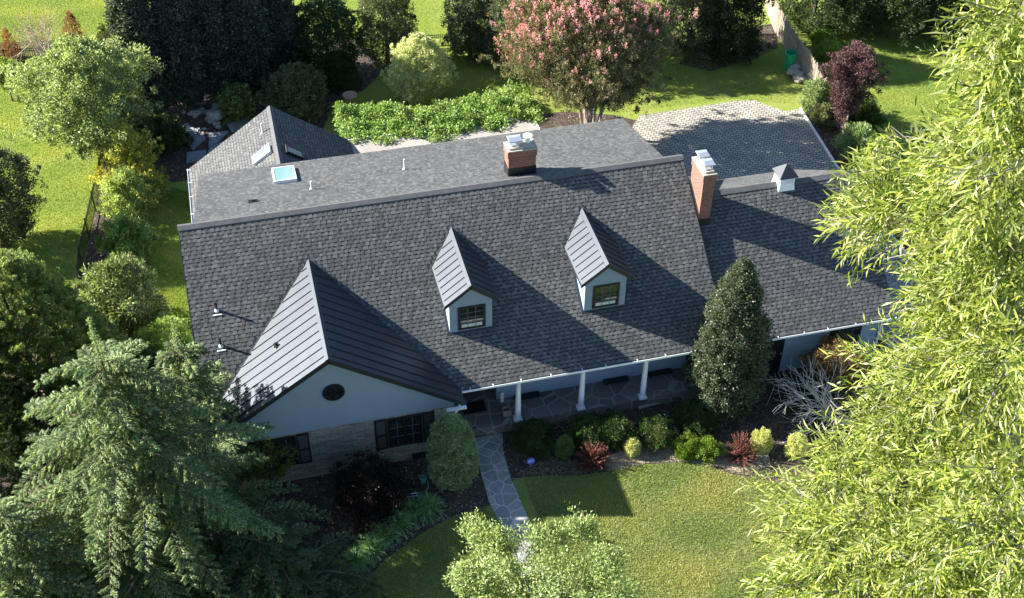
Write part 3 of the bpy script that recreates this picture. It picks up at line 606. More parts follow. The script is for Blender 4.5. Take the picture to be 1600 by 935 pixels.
# fences
def polyline(pts, step):
    out = []
    for (a, c) in zip(pts[:-1], pts[1:]):
        a = Vector(a); c = Vector(c); n_ = max(1, int((c - a).length / step))
        for k in range(n_): out.append(a.lerp(c, k / n_))
    out.append(Vector(pts[-1])); return out
def metal_fence(pts, h, label):
    P = polyline(pts, .12); f = empty('metal_fence', (P[0].x, P[0].y, GZ), label, 'fence'); b = MB()
    for q in P: b.box((q.x - .009, q.y - .009, GZ + .05), (q.x + .009, q.y + .009, GZ + h))
    b.build('pickets', M['black'], f); b = MB()
    for a, c in zip(pts[:-1], pts[1:]):
        for z in (.15, h - .18, h - .04): b.bar((a[0], a[1], GZ + z), (c[0], c[1], GZ + z), .03, .035)
    b.build('rail', M['black'], f)
    for q in polyline(pts, 2.2):
        b = MB(); b.box((q.x - .03, q.y - .03, GZ), (q.x + .03, q.y + .03, GZ + h + .08)); b.box((q.x - .038, q.y - .038, GZ + h + .081), (q.x + .038, q.y + .038, GZ + h + .1)); b.build('post', M['black'], f)
metal_fence([(-3.87, 27.87), (-4.15, 25.78), (-4.88, 19.87), (-5.46, 15.36), (-5.7, 9)], 1.15, 'black metal fence running along the side lawn at the left of the house')
metal_fence([(12.18, 32.30), (13.76, 32.25), (16.90, 31.83), (20.06, 31.41)], .95, 'black metal fence seen between the trees behind the cream shrub')
metal_fence([(-12.78, 36.77), (-10.18, 36.39), (-7.95, 36.25), (-4.94, 36.01)], .8, 'black metal fence behind the bare flowering shrub at upper left')
b = MB()
wp = [(37.45, 32.61), (36.96, 30.61), (36.62, 29.00), (36.47, 27.15), (36.27, 24.31), (35.99, 21.14), (35.78, 18.96), (35.68, 17.24)]
P = polyline([(x, y) if False else (x, y, 0) for x, y in wp], .105)
wf = empty('stockade_fence', (P[0].x, P[0].y, GZ), 'weathered grey stockade fence of uneven pointed stakes behind the green bin', 'fence'); b = MB()
for i, q in enumerate(P):
    h = 1.75 + rng.normal(0, .07) - .25 * (i / len(P)); lean = rng.normal(0, .03); r = rng.uniform(.032, .042)
    b.tube([(q.x, q.y, GZ), (q.x + lean, q.y + lean, GZ + h), (q.x + lean, q.y + lean, GZ + h + .1)], [r, r, .006], 5)
b.build('stakes', M['wood'], wf)
b = MB()
for a, c in zip(wp[:-1], wp[1:]):
    for z in (.4, 1.4): b.bar((a[0] + .06, a[1] + .03, GZ + z), (c[0] + .06, c[1] + .03, GZ + z), .05, .08)
b.build('rail', M['wood'], wf)

# ------------------------------------------------------------------ vegetation
def dirs(n):
    return nrm(rng.normal(size=(n, 3)))
def profile_r(prof, t):
    ts = [q[0] for q in prof]; rs = [q[1] for q in prof]; return np.interp(t, ts, rs)
def crown(L, base, H, R, prof, nclump, cr, nleaf, ll, lw, cols, jit=.2, up=.3, shell=(.72, 1.0), inner=.15, lean=(0, 0), out=.6, w=None, rough=.17, shoots=.08, ecc=(1, 1), clump_tone=.12, seedk=0):
    """leaf clumps spread through a solid of revolution; prof = [(height fraction, radius fraction)]"""
    bx, by, bz = base; tt = np.linspace(0, 1, 200); wt = profile_r(prof, tt) + .03; wt /= wt.sum()
    t = rng.choice(tt, nclump, p=wt) + rng.uniform(-.004, .004, nclump); th = rng.uniform(0, 2 * math.pi, nclump)
    s = rng.uniform(*shell, nclump); k = rng.random(nclump) < inner; s[k] = rng.uniform(.2, .75, k.sum())
    ph = rng.uniform(0, 6.28, 4); kk = (rng.random(nclump) < shoots) & (rough > .05); s[kk] = rng.uniform(1.02, 1.3, kk.sum())
    wob = 1 + rough * (np.sin(3 * th + ph[0] + 5 * t) + np.sin(5 * th + ph[1] - 9 * t)) + rng.normal(0, rough * .5, nclump)
    r = np.maximum(profile_r(prof, np.clip(t, 0, 1)) * R * s * wob, 0)
    C = np.stack([bx + r * np.cos(th) * ecc[0] + lean[0] * t, by + r * np.sin(th) * ecc[1] + lean[1] * t, bz + t * H], 1)
    axis = np.stack([np.full(nclump, bx), np.full(nclump, by), bz + H * np.clip(t * .9, 0, 1)], 1)
    O = nrm(C - axis + np.array([0, 0, up * .5 * R]))
    crr = cr * rng.uniform(.5, 1.4, nclump); crr[kk] *= .6; tone = 1 + rng.normal(0, clump_tone, nclump)
    idx = np.repeat(np.arange(nclump), nleaf); n = len(idx)
    d = dirs(n); d = nrm(d + O[idx] * .35); rad = rng.random(n) ** .45
    P = C[idx] + d * (crr[idx] * rad)[:, None]
    D = nrm(d * .7 + O[idx] * out + rng.normal(0, .45, (n, 3)) + np.array([0, 0, up])); Nn = nrm(d * .8 + O[idx] * .9 + rng.normal(0, .55, (n, 3)) + np.array([0, 0, .35]))
    c = palette(cols, n, jit, w) * tone[idx][:, None]
    L.add(P, D, Nn, ll * rng.uniform(.7, 1.3, n), lw * rng.uniform(.8, 1.2, n), c)
    return C
def trunk_mesh(base, h, r, limbs=None, n=7, lean=(0, 0), wob=.08):
    b = MB(); x, y, z = base; pts = []; rad = []
    k = 6
    for i in range(k + 1):
        t = i / k; pts.append((x + lean[0] * t + rng.normal(0, wob) * t, y + lean[1] * t + rng.normal(0, wob) * t, z + h * t)); rad.append(r * (1.25 if i == 0 else 1 - .8 * t))
    b.tube(pts, rad, n)
    if limbs is not None:
        for c in limbs:
            hh = np.clip((c[2] - z) * rng.uniform(.35, .75), .1 * h, h * .95); t = hh / h; p0 = Vector((x + lean[0] * t, y + lean[1] * t, z + hh)); p1 = Vector(c); mid = p0.lerp(p1, .5) + Vector((0, 0, .1 * (p1 - p0).length * rng.uniform(-1, 1)))
            r0 = max(.012, r * .35 * (1 - .6 * t)); b.tube([p0, mid, p1], [r0, r0 * .6, r0 * .2], 5, False)
    return b
def plant(name, label, cat, base, H, R, prof, nclump, cr, nleaf, ll, lw, cols, group=None, mat='leaf', trunk_r=None, bark='bark', part='foliage', dens=1.5, start=.05, nlimb=14, **kw):
    x, y = base; t = empty(name, (x, y, GZ), label, cat, group); L = Leaves()
    z0 = GZ + H * start
    C = crown(L, (x, y, z0), H * (1 - start), R, prof, int(nclump * dens), cr * 1.05, nleaf, ll * 1.2, lw * 1.35, [tuple(v * 1.35 for v in q) for q in cols], **kw)
    L.build(part, M[mat], t)
    limbs = C[rng.choice(len(C), min(nlimb, len(C)), replace=False)]
    trunk_mesh((x, y, GZ - .02), H * .82, trunk_r or max(.03, H * .02), limbs, lean=kw.get('lean', (0, 0)), wob=.02 * R).build('trunk' if H > 3.5 else 'stem', M[bark], t)
    return t
BALL = [(0, .45), (.12, .78), (.3, .98), (.5, 1), (.7, .88), (.87, .6), (1, .12)]
DOME = [(0, .9), (.2, 1), (.45, .95), (.7, .75), (.9, .42), (1, .1)]
CONE = [(0, .8), (.12, 1), (.35, .9), (.6, .66), (.8, .40), (.93, .2), (1, .04)]
BULLET = [(0, .75), (.1, .92), (.3, 1), (.6, .93), (.8, .75), (.92, .48), (1, .12)]
VASE = [(0, .15), (.25, .5), (.5, .85), (.75, 1), (.9, .8), (1, .4)]
WIDE = [(0, .35), (.15, .75), (.4, 1), (.65, .95), (.85, .65), (1, .2)]

DK = [(.020, .036, .014), (.030, .050, .020), (.045, .066, .034)]
HOLLY = [(.030, .045, .024), (.050, .066, .036), (.085, .10, .065), (.13, .14, .105)]
MID = [(.055, .095, .018), (.09, .14, .030), (.14, .19, .05)]
LIGHT = [(.13, .17, .06), (.19, .24, .09), (.26, .30, .13)]

# conical holly and clipped bush in front of the house
plant('conical_holly', 'tall conical holly with glossy leaves at the right end of the porch', 'tree', (21.41, -0.51), 7.91, 1.6, [(0, .8), (.12, 1), (.3, .97), (.5, .85), (.7, .64), (.85, .42), (.95, .2), (1, .05)], 900, .22, 60, .075, .045, HOLLY, mat='gloss_leaf', trunk_r=.14, rough=.045, inner=.25)
plant('oval_bush', 'large clipped oval bush beside the flagstone path at the corner of the gable', 'bush', (9.26, -2.07), 3.68, .93, BULLET, 520, .14, 55, .05, .03, [(.14, .18, .085), (.19, .24, .125), (.28, .32, .19)], mat='gloss_leaf', rough=.03, inner=.2)
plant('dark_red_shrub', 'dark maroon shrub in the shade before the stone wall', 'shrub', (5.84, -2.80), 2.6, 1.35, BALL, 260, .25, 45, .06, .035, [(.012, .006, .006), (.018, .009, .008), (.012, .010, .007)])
GB = 'clipped shrubs along the front bed'
for px_, py_, tx, ty, R, cols, lab in (((14.00, -1.73)+(0,0,.36,[(.08,.13,.04),(.14,.19,.06)],'small green and gold globe shrub left of the first red barberry')), ((16.76, -2.33)+(0,0,.30,[(.36,.37,.14),(.46,.46,.2)],'small golden egg shaped shrub standing alone on the pale mulch')), ((22.01, -3.42)+(0,0,.42,[(.34,.35,.12),(.44,.44,.18)],'golden globe shrub just right of the second red barberry')), ((23.31, -4.06)+(0,0,.45,[(.34,.35,.12),(.44,.44,.18)],'golden globe shrub half hidden by the big tree at the right'))):
    plant('globe_shrub', lab, 'shrub', (px_, py_), R * 2.7, R, BULLET, 150, .09, 40, .035, .022, cols, GB, rough=.03, inner=.2, start=.02)
for x, y, R, H, lab in ((*(18.93, -2.78), .5, .85, 'low bright green mound shrub, left one of the touching pair'), (*(19.78, -3.17), .5, .75, 'low bright green mound shrub, right one of the touching pair')):
    plant('mound_shrub', lab, 'shrub', (x, y), H, R, BALL, 130, .13, 45, .05, .02, [(.07, .12, .012), (.11, .17, .02), (.16, .22, .03)], 'bright green mounds', start=0)
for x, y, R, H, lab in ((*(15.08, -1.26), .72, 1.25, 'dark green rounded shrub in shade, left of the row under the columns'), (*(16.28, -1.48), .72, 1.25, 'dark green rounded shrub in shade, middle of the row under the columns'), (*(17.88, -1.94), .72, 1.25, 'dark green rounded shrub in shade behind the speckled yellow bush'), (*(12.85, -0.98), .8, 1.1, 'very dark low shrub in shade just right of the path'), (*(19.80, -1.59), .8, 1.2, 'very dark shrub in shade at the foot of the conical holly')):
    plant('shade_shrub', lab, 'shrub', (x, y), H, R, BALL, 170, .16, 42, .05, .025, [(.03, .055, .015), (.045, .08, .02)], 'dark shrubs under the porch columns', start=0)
plant('speckled_shrub', 'small yellow speckled bush in front of a dark green shrub', 'shrub', (17.99, -2.12), 1.0, .42, BALL, 60, .12, 30, .05, .035, [(.30, .24, .06), (.14, .13, .03), (.36, .30, .14)], start=0)
def spiky(name, label, cat, base, H, R, n, cols, group, m='leaf', ll=.07):
    x, y = base; t = empty(name, (x, y, GZ), label, cat, group); L = Leaves(); b = MB()
    for k in range(n):
        th = rng.uniform(0, 6.28); el = math.acos(rng.uniform(.05, 1.0)); d = np.array([math.sin(el) * math.cos(th), math.sin(el) * math.sin(th), math.cos(el)])
        ln = rng.uniform(.75, 1.08); e = np.array([d[0] * R, d[1] * R, d[2] * H]) * ln; s = np.array([x, y, GZ])
        b.tube([s, s + e * .5, s + e], [.012, .009, .004], 4, False)
        m_ = 34; tt = rng.uniform(.35, 1.0, m_)[:, None]; P = s + e * tt; L.add(P, nrm(rng.normal(size=(m_, 3)) * .6 + e / np.linalg.norm(e) + np.array([0, 0, .2])), rng.normal(size=(m_, 3)) + np.array([0, 0, 1.]), ll, ll * .5, palette(cols, m_))
    L.build('foliage', M[m], t); b.build('stem', M['bark'], t)
spiky('barberry', 'spiky red barberry beside the green and gold globe shrub', 'shrub', (15.01, -2.41), 1.15, .80, 120, [(.20, .055, .045), (.30, .10, .08), (.12, .035, .03)], 'red barberries in the front bed')
spiky('barberry', 'spiky red barberry with upright shoots beside the golden globe shrub', 'shrub', (21.07, -3.56), 1.35, .72, 110, [(.20, .055, .045), (.28, .10, .09), (.12, .035, .03)], 'red barberries in the front bed')
# liriope tufts
def tuft(name, label, base, R, H, n, cols, group):
    x, y = base; L = Leaves()
    for k in range(3):
        th = rng.uniform(0, 6.28, n); el = rng.uniform(.15, 1.25, n); d = np.stack([np.sin(el) * np.cos(th), np.sin(el) * np.sin(th), np.cos(el)], 1)
        d2 = nrm(d + np.array([0, 0, -.35 * k])); l = np.array([R * .45, R * .4, R * .35])[k]
        if k == 0: P = np.tile([x, y, GZ + .02], (n, 1)) + rng.normal(0, .05, (n, 3)) * [1, 1, 0]; P0 = P; dd = d
        L.add(P0 + (dd * R * .42 * k) - np.array([0, 0, .05 * k * k]), nrm(dd + np.array([0, 0, .25 - .45 * k])), nrm(rng.normal(0, .4, (n, 3)) + np.array([0, 0, 1.])), l * 1.2, .034, palette(cols, n)) 
    tag(L.build(name, M['leaf']), label, 'plant', group)
TG = 'grassy liriope tufts edging the front bed'
lir = [((7.94, -3.27), .72, 'grassy tuft nearest the oval bush, right end of the row'), ((7.41, -3.34), .70, 'second grassy tuft from the oval bush'), ((6.68, -3.82), .72, 'third grassy tuft from the oval bush'), ((6.05, -4.14), .75, 'fourth grassy tuft from the oval bush, mid row'), ((5.45, -4.75), .75, 'fifth grassy tuft from the oval bush'), ((4.80, -5.15), .7, 'grassy tuft next to the sunlit pale tuft'), ((7.06, -3.00), .5, 'small grassy tuft set behind the row near the hose')]
for q, R, lab in lir: tuft('grass_tuft', lab, q, R, .4, 260, [(.13, .24, .10), (.20, .32, .14), (.30, .42, .22)], TG)
tuft('grass_tuft', 'sunlit yellow green grassy tuft at the lower end of the row', (4.01, -5.71), .8, .45, 300, [(.16, .20, .05), (.24, .27, .08)], TG)
tuft('grass_tuft', 'yellow green grassy tuft at the very bottom of the picture', (3.49, -6.17), .7, .45, 260, [(.16, .20, .05), (.22, .25, .08)], TG)
tuft('hosta', 'bright yellow green broad leaved plant behind the rear roof', (2.97, 26.92), 1.3, .9, 160, [(.22, .27, .07), (.14, .19, .04)], None)
plant('leafy_clump', 'pale green leafy clump growing by the rock pile behind the rear roof', 'plant', (2.96, 27.26), 1.8, .85, BALL, 60, .2, 16, .2, .07, [(.17, .22, .06), (.25, .28, .10), (.08, .12, .03)], start=0)

# rear garden
plant('dogwood_tree', 'pale green layered dogwood tree standing at the black side fence', 'tree', (-4.56, 24.62), 6.88, 2.75, WIDE, 520, .34, 60, .11, .065, [(.20, .24, .11), (.28, .32, .16), (.12, .16, .05)], start=.18, rough=.30, trunk_r=.12, nlimb=30, clump_tone=.2)
EV = 'dark evergreen screen behind the rear garden'
for base, top, R, lab in ((((-1.81, 28.53)), 9.2, 1.0, 'dark evergreen at the left end of the screen behind the dogwood'), (((0.29, 28.93)), 9.0, 1.0, 'second dark evergreen from the left in the screen'), (((2.11, 29.56)), 9.4, 1.0, 'dark evergreen in the middle of the screen behind the rock pile'), (((4.08, 29.67)), 7.6, 1.0, 'dark evergreen behind the hosta at the right of the screen'), (((5.92, 30.48)), 6.4, 1.0, 'dark evergreen at the right end of the screen behind the round bush')):
    plant('evergreen_tree', lab, 'tree', base, top, R, BULLET, 900, .34, 52, .11, .065, [(.03, .042, .028), (.055, .07, .05), (.15, .165, .135)], EV, mat='gloss_leaf', inner=.2, rough=.10, shoots=.02, clump_tone=.25, trunk_r=.16)
plant('dark_tree', 'deep green bushy tree between the dark screen and the berry tree', 'tree', (8.57, 30.38), 5.3, 1.7, BULLET, 420, .34, 48, .1, .055, [(.03, .06, .02), (.05, .085, .035), (.02, .04, .016)], rough=.15)
plant('holly_tree', 'olive green holly tree with red berries left of the sunlit lawn gap', 'tree', (12.20, 31.04), 6.6, 1.45, BULLET, 420, .26, 48, .09, .05, [(.07, .085, .04), (.11, .125, .065), (.045, .055, .025), (.16, .17, .10)], mat='gloss_leaf', rough=.1)
plant('holly_tree', 'dark holly tree right of the sunlit lawn gap, beside the pink myrtle', 'tree', (17.17, 30.34), 6.6, 1.3, BULLET, 380, .26, 48, .09, .05, HOLLY, mat='gloss_leaf', rough=.1)
plant('low_shrub', 'dark spreading shrub below the deep green tree', 'shrub', (8.90, 29.41), 1.9, 1.25, DOME, 200, .2, 45, .07, .035, [(.04, .07, .03), (.06, .09, .04)], start=0)
plant('round_bush', 'round olive bush with grey green leaves behind the rear gable', 'bush', (6.32, 26.13), 3.32, 1.5, BALL, 420, .2, 50, .085, .05, [(.06, .07, .03), (.10, .11, .055), (.15, .155, .09)], mat='gloss_leaf', rough=.07, start=.03)
plant('cream_shrub', 'large cream variegated shrub rounded like a cushion', 'bush', (13.28, 26.36), 4.16, 1.62, BALL, 560, .17, 55, .07, .045, [(.50, .50, .28), (.38, .40, .18), (.60, .59, .40), (.2, .25, .09)], mat='petal', rough=.09, start=.03)
# vine mass over the far edge of the flat roof
t = empty('vine_hedge', (13, 20, GZ), 'bright green vine mass sprawling over the far edge of the pale flat roof', 'vine'); L = Leaves(); P0 = []
for k in range(900):
    u = rng.random(); x = 8.0 + 10.2 * u + rng.normal(0, .1); v = rng.random(); yy = 17.75 + .35 * math.sin(u * 9) + .3 * math.sin(u * 23) + 3.3 * v ** .8 ; z = 2.75 + .45 * math.sin(v * 3.14) + .25 * math.sin(x * 2.3 + yy * 1.7) + rng.normal(0, .14)
    if u < .04: yy += .8
    if v > .8: z -= (v - .8) * 5
    P0.append((x, yy, max(z, 2.96 if yy < 18.6 else .3)))
for k in range(260): x = rng.uniform(8.2, 18.4); P0.append((x, 21.2 + rng.normal(0, .3), rng.uniform(GZ + .1, 2.4)))
P0 = np.array(P0); idx = np.repeat(np.arange(len(P0)), 46); n = len(idx); d = dirs(n); P = P0[idx] + d * .24 * rng.random((n, 1)) ** .5; tone = (1 + rng.normal(0, .15, len(P0)))[idx][:, None]
L.add(P, nrm(d + rng.normal(0, .4, (n, 3)) + [0, -.3, .1]), nrm(rng.normal(0, .5, (n, 3)) + [0, 0, 1]), .13 * rng.uniform(.7, 1.3, n), .07, palette([(.20, .31, .06), (.28, .40, .10), (.36, .45, .18), (.12, .20, .04)], n) * tone)
L.build('foliage', M['leaf'], t); b = MB()
for k in range(10):
    x = 8.6 + k; b.tube([(x, 20.8, GZ), (x + .1, 20.5, 1.5), (x, 20, 2.6), (x + .2, 18.6, 3.0)], [.06, .05, .04, .015], 5)
for z in (2.62,): 
    for yy in (19.0, 20.0, 21.0): b.box((8.0, yy - .04, z), (18.4, yy + .04, z + .09))
b.build('stem', M['bark'], t)
# crepe myrtle
x, y = 21.6, 20.1; H = 9.2; t = empty('crepe_myrtle', (x, y, GZ), 'multi stemmed crepe myrtle with pink flowers and tan seed heads above the driveway', 'tree')
L = Leaves(); CC = crown(L, (x, y, GZ + 3.0), H - 3.0, 4.1, [(0, .28), (.12, .62), (.3, .9), (.5, 1), (.7, .9), (.88, .6), (1, .2)], 2600, .30, 50, .11, .06, [(.09, .115, .05), (.15, .17, .08), (.22, .22, .13), (.14, .09, .055)], lean=(-1.0, .4), up=.8, rough=.10, inner=.2, clump_tone=.2)
L.build('crown', M['gloss_leaf'], t)
pk = Leaves(); n_p = 2600; sel = CC[rng.choice(len(CC), n_p)]; ctr = np.array([x, y, GZ + H * .45]); od = nrm(sel - ctr); st = sel + od * .22 + rng.normal(0, .15, (n_p, 3))
pinkp = np.clip((sel[:, 2] + .5 * (sel[:, 1] - y) - (GZ + H * .57)) / (H * .26), 0, 1) * .85 + .05
for i in range(n_p):
    pink = rng.random() < pinkp[i]; m_ = 34 if pink else 22; ax = nrm((od[i] * .5 + np.array([0, 0, 1.]) + rng.normal(0, .2, 3))[None])[0]; tt = rng.random((m_, 1))
    P = st[i] + ax * tt * .34 + rng.normal(0, 1, (m_, 3)) * (.075 if pink else .05) * (1.1 - tt)
    c = palette([(.78, .34, .40), (.85, .48, .52), (.65, .24, .30)] if pink else [(.44, .32, .19), (.55, .43, .27), (.26, .24, .11)], m_)
    pk.add(P, nrm(ax + rng.normal(0, .8, (m_, 3))), rng.normal(size=(m_, 3)), .06 if pink else .05, .045 if pink else .022, c)
pk.build('flower_heads', M['petal'], t)
b = MB()
for k in range(13):
    th = rng.uniform(0, 6.28); r0 = rng.uniform(.1, .55); r1 = rng.uniform(.6, 2.4); p0 = (x + r0 * math.cos(th), y + r0 * math.sin(th), GZ); p1 = (x + (r0 + .3 * r1) * math.cos(th), y + (r0 + .3 * r1) * math.sin(th), GZ + 3.0); p2 = (x + r1 * math.cos(th), y + r1 * math.sin(th), GZ + H * .62)
    b.tube([p0, p1, p2], [.075, .06, .025], 7)
    for j in range(5):
        c = CC[rng.integers(len(CC))]; a = Vector(p1).lerp(Vector(p2), rng.random()); 
        if (Vector(c) - a).length < 3: b.tube([a, a.lerp(Vector(c), .5) + Vector((0, 0, .1)), c], [.03, .02, .006], 5, False)
b.build('trunk', M['pale_bark'], t)
# right rear
plant('dark_tree', 'dark tree hidden behind the left part of the pink myrtle crown', 'tree', (19.5, 29.5), 8.6, 2.1, BULLET, 420, .36, 46, .11, .06, HOLLY, rough=.12)
plant('dark_tree', 'dark tree hidden behind the right part of the pink myrtle crown', 'tree', (24.2, 29.0), 8.6, 2.3, BULLET, 420, .36, 46, .11, .06, HOLLY, rough=.12)
plant('dark_tree', 'dark tree behind the far right of the pink myrtle', 'tree', (30.50, 28.32), 8.4, 2.0, BULLET, 460, .32, 48, .1, .055, [(.04, .05, .03), (.065, .075, .045), (.12, .125, .09)], mat='gloss_leaf', rough=.12)
plant('dark_tree', 'very dark tree between the pink myrtle and the stockade fence', 'tree', (32.53, 27.04), 7.0, 1.8, BULLET, 460, .32, 48, .1, .055, [(.02, .028, .014), (.032, .04, .022)], mat='gloss_leaf', rough=.12)
HG = 'dark evergreens along the top right lawn'
for k, (q, lab) in enumerate((((39.25, 29.39), 'dark green hedge tree right behind the stockade fence top'), ((41.51, 28.36), 'dark green hedge tree second from the stockade fence'), ((43.67, 27.35), 'dark green hedge tree third from the stockade fence'), ((46.13, 26.94), 'dark green hedge tree fourth from the stockade fence'), ((48.60, 26.53), 'dark hedge tree mostly hidden by the big tree at the right'))):
    plant('hedge_tree', lab, 'tree', q, 7.0, 2.1, BULLET, 400, .36, 46, .11, .055, [(.035, .055, .02), (.055, .08, .03), (.08, .11, .045)], HG, rough=.14)
plant('purple_plum', 'purple leaved plum tree beside the stockade fence and driveway', 'tree', (35.72, 17.83), 5.21, 1.15, VASE, 300, .24, 45, .085, .055, [(.06, .028, .036), (.10, .05, .06), (.17, .10, .115), (.035, .018, .024)], mat='gloss_leaf', start=.12, rough=.32, up=1.2)
spiky('plum_shoots', 'upright purple shoots rising from the top of the plum tree', 'shoots', ((35.72, 17.83)), 1, .1, 2, [(.12, .04, .05)], None) if False else None
for q, R, H_, cols, lab in (((34.99, 19.83), .62, 2.2, [(.12, .16, .07), (.18, .22, .11)], 'pale green leafy shrub left of the purple plum'), ((35.05, 18.66), .5, 1.2, [(.08, .10, .04), (.14, .14, .07)], 'low olive shrub at the foot of the purple plum'), ((37.33, 18.45), .85, 1.3, [(.03, .05, .015), (.05, .08, .02)], 'dark green mound in the shadow right of the purple plum'),
                            ((35.41, 15.31), .95, 1.9, [(.13, .18, .07), (.2, .25, .12)], 'light green shrub at the driveway kerb below the plum'), ((35.21, 12.61), 1.0, 1.9, [(.12, .17, .06), (.2, .25, .11)], 'light green shrub lowest along the driveway kerb'), ((38.75, 26.86), .6, 1.0, [(.13, .19, .03), (.19, .25, .05)], 'bright green mound shrub behind the stockade fence, farther one'), ((38.43, 25.34), .6, 1.0, [(.13, .19, .03), (.19, .25, .05)], 'bright green mound shrub behind the stockade fence, nearer one')):
    plant('yard_shrub', lab, 'shrub', q, H_, R, BALL, 170, .2, 36, .09, .04, [tuple(v * 1.2 for v in c3) for c3 in cols], 'shrubs around the purple plum', start=.02, rough=.22, up=.7)
# left side
plant('dark_round_tree', 'round dark tree at the left edge on the side lawn', 'tree', (-9.24, 17.95), 6.01, 2.0, BALL, 480, .3, 50, .09, .05, [(.035, .045, .022), (.06, .07, .035), (.10, .105, .06)], mat='gloss_leaf', rough=.1, start=.12)
SS = 'shrubs between the side fence and the house'
for q, R, H_, cols, lab in (((-2.77, 21.36), 1.2, 3.3, [(.32, .28, .05), (.20, .22, .05), (.11, .15, .04), (.36, .30, .07)], 'golden leaved shrub below the dogwood'), ((-3.13, 19.17), 1.1, 2.4, [(.14, .19, .07), (.2, .25, .12), (.24, .25, .06)], 'pale green shrub with yellow tips in the middle of the side bed'), ((-3.25, 15.74), .9, 2.0, [(.08, .13, .04), (.13, .18, .07)], 'green shrub against the black fence above the rhododendron'), ((-2.12, 24.85), 1.0, 1.9, [(.05, .075, .03), (.08, .11, .045)], 'dark shrub between the dogwood and the bluestone steps'), ((-1.07, 25.24), .9, 1.5, [(.04, .06, .025), (.07, .09, .04)], 'dark low shrub left of the bluestone slab')):
    plant('side_shrub', lab, 'shrub', q, H_ * 1.1, R, [(0, .7), (.25, 1), (.55, .85), (.8, .55), (1, .2)], 230, .24, 36, .11, .05, [tuple(v * 1.25 for v in c3) for c3 in cols], SS, start=.0, rough=.36, up=.9, clump_tone=.25, shoots=.2)
plant('rhododendron', 'rhododendron with whorled leaves and a few red buds left of the roof corner', 'shrub', (-3.48, 10.09), 3.92, 1.55, BALL, 300, .24, 34, .15, .05, [(.09, .13, .04), (.16, .20, .08), (.26, .27, .12), (.05, .08, .025)], mat='gloss_leaf', start=.05, rough=.26, clump_tone=.2)
plant('lime_shrub', 'lime green feathery shrub at the left front corner of the roof', 'shrub', (-1.29, 6.17), 3.66, 1.15, BALL, 330, .18, 40, .08, .03, [(.13, .19, .035), (.19, .25, .06)], start=.02)
plant('side_evergreen', 'blue green evergreen shrub between the cedar top and the roof corner', 'shrub', (-2.54, 5.67), 3.2, 1.1, CONE, 260, .22, 44, .09, .02, [(.05, .09, .05), (.08, .13, .07)], mat='needle', start=.02)
# bare flowering shrub and small ones, upper left
def branchy(name, label, cat, base, H, R, nb, depth, bark, group=None, leaves=None, tilt=(0, 0, 0)):
    x, y = base; t = empty(name, (x, y, GZ), label, cat, group); b = MB(); L = Leaves()
    def grow(p, d, l, r, k):
        m_ = p + d * l * .5 + Vector(rng.normal(0, l * .06, 3)); e = m_ + (d + Vector((0, 0, .18))).normalized() * l * .5; b.tube([p, m_, e], [r, r * .8, r * .6], 4, False)
        if leaves and k <= 1:
            n_ = leaves[1]; P = np.array(p.lerp(e, 1.0))[None] + rng.normal(0, leaves[2], (n_, 3)); L.add(P, rng.normal(size=(n_, 3)), rng.normal(size=(n_, 3)), leaves[3], leaves[3] * .7, palette(leaves[0], n_))
        if k > 0:
            for j in range(3 if k > 1 else 2): grow(m_.lerp(e, rng.uniform(0, 1)), (d + Vector(rng.normal(0, .5, 3))).normalized(), l * rng.uniform(.55, .8), r * .6, k - 1)
    for j in range(nb):
        th = rng.uniform(0, 6.28); s = rng.uniform(.1, 1) * R / H; d = Vector((s * math.cos(th) + tilt[0], s * math.sin(th) + tilt[1], 1 + tilt[2])).normalized(); grow(Vector((x, y, GZ)), d, H * .45, .012 * H ** .7, depth)
    b.build('branches', M[bark], t)
    if leaves: L.build('blossom' if cat == 'flowering shrub' else 'foliage', M['petal'], t)
branchy('flowering_shrub', 'nearly bare brown shrub with a few pink blossoms at upper left', 'flowering shrub', (-7.72, 34.97), 3.8, 1.6, 12, 3, 'pale_bark', leaves=([(.6, .12, .2), (.7, .25, .3), (.10, .10, .04), (.12, .10, .05)], 2, .08, .07))
for q, lab in (((-9.74, 36.44), 'small rust brown dead conifer left of the bare flowering shrub'), ((-6.18, 37.89), 'small rust brown dead conifer right of the bare flowering shrub')):
    plant('dead_conifer', lab, 'tree', q, 2.1, .55, CONE, 120, .12, 30, .06, .02, [(.22, .09, .04), (.14, .06, .03)], 'rust brown dead conifers', mat='needle', start=0)
plant('young_tree', 'small young green tree on the side lawn at the left edge', 'tree', (-9.58, 31.75), 2.6, .7, VASE, 110, .18, 30, .09, .05, [(.11, .16, .03), (.18, .23, .06)], start=.25)
plant('small_conifer', 'small dark conifer just above the dogwood', 'tree', (-4.34, 36.74), 1.6, .45, CONE, 90, .1, 30, .06, .02, [(.04, .06, .02), (.08, .07, .03)], start=0, mat='needle')
# front: dead branches and bronze shrub
branchy('bare_tree', 'bare pale grey branching shrub before the garage wall', 'shrub', (26.40, -2.95), 4.6, 3.4, 11, 3, 'bleached_bark', tilt=(-.85, .1, -.1))
plant('bronze_shrub', 'rusty bronze shrub before the garage window', 'shrub', (26.63, -0.56), 2.4, 1.2, BALL, 260, .2, 40, .07, .025, [(.28, .14, .06), (.20, .12, .05), (.14, .12, .04)], mat='needle', start=.02)
plant('shade_shrub', 'very dark shrub below the bare branches', 'shrub', (25.15, -1.80), 1.4, 1.1, BALL, 200, .2, 36, .06, .03, [(.02, .03, .012), (.03, .045, .018)], start=0)

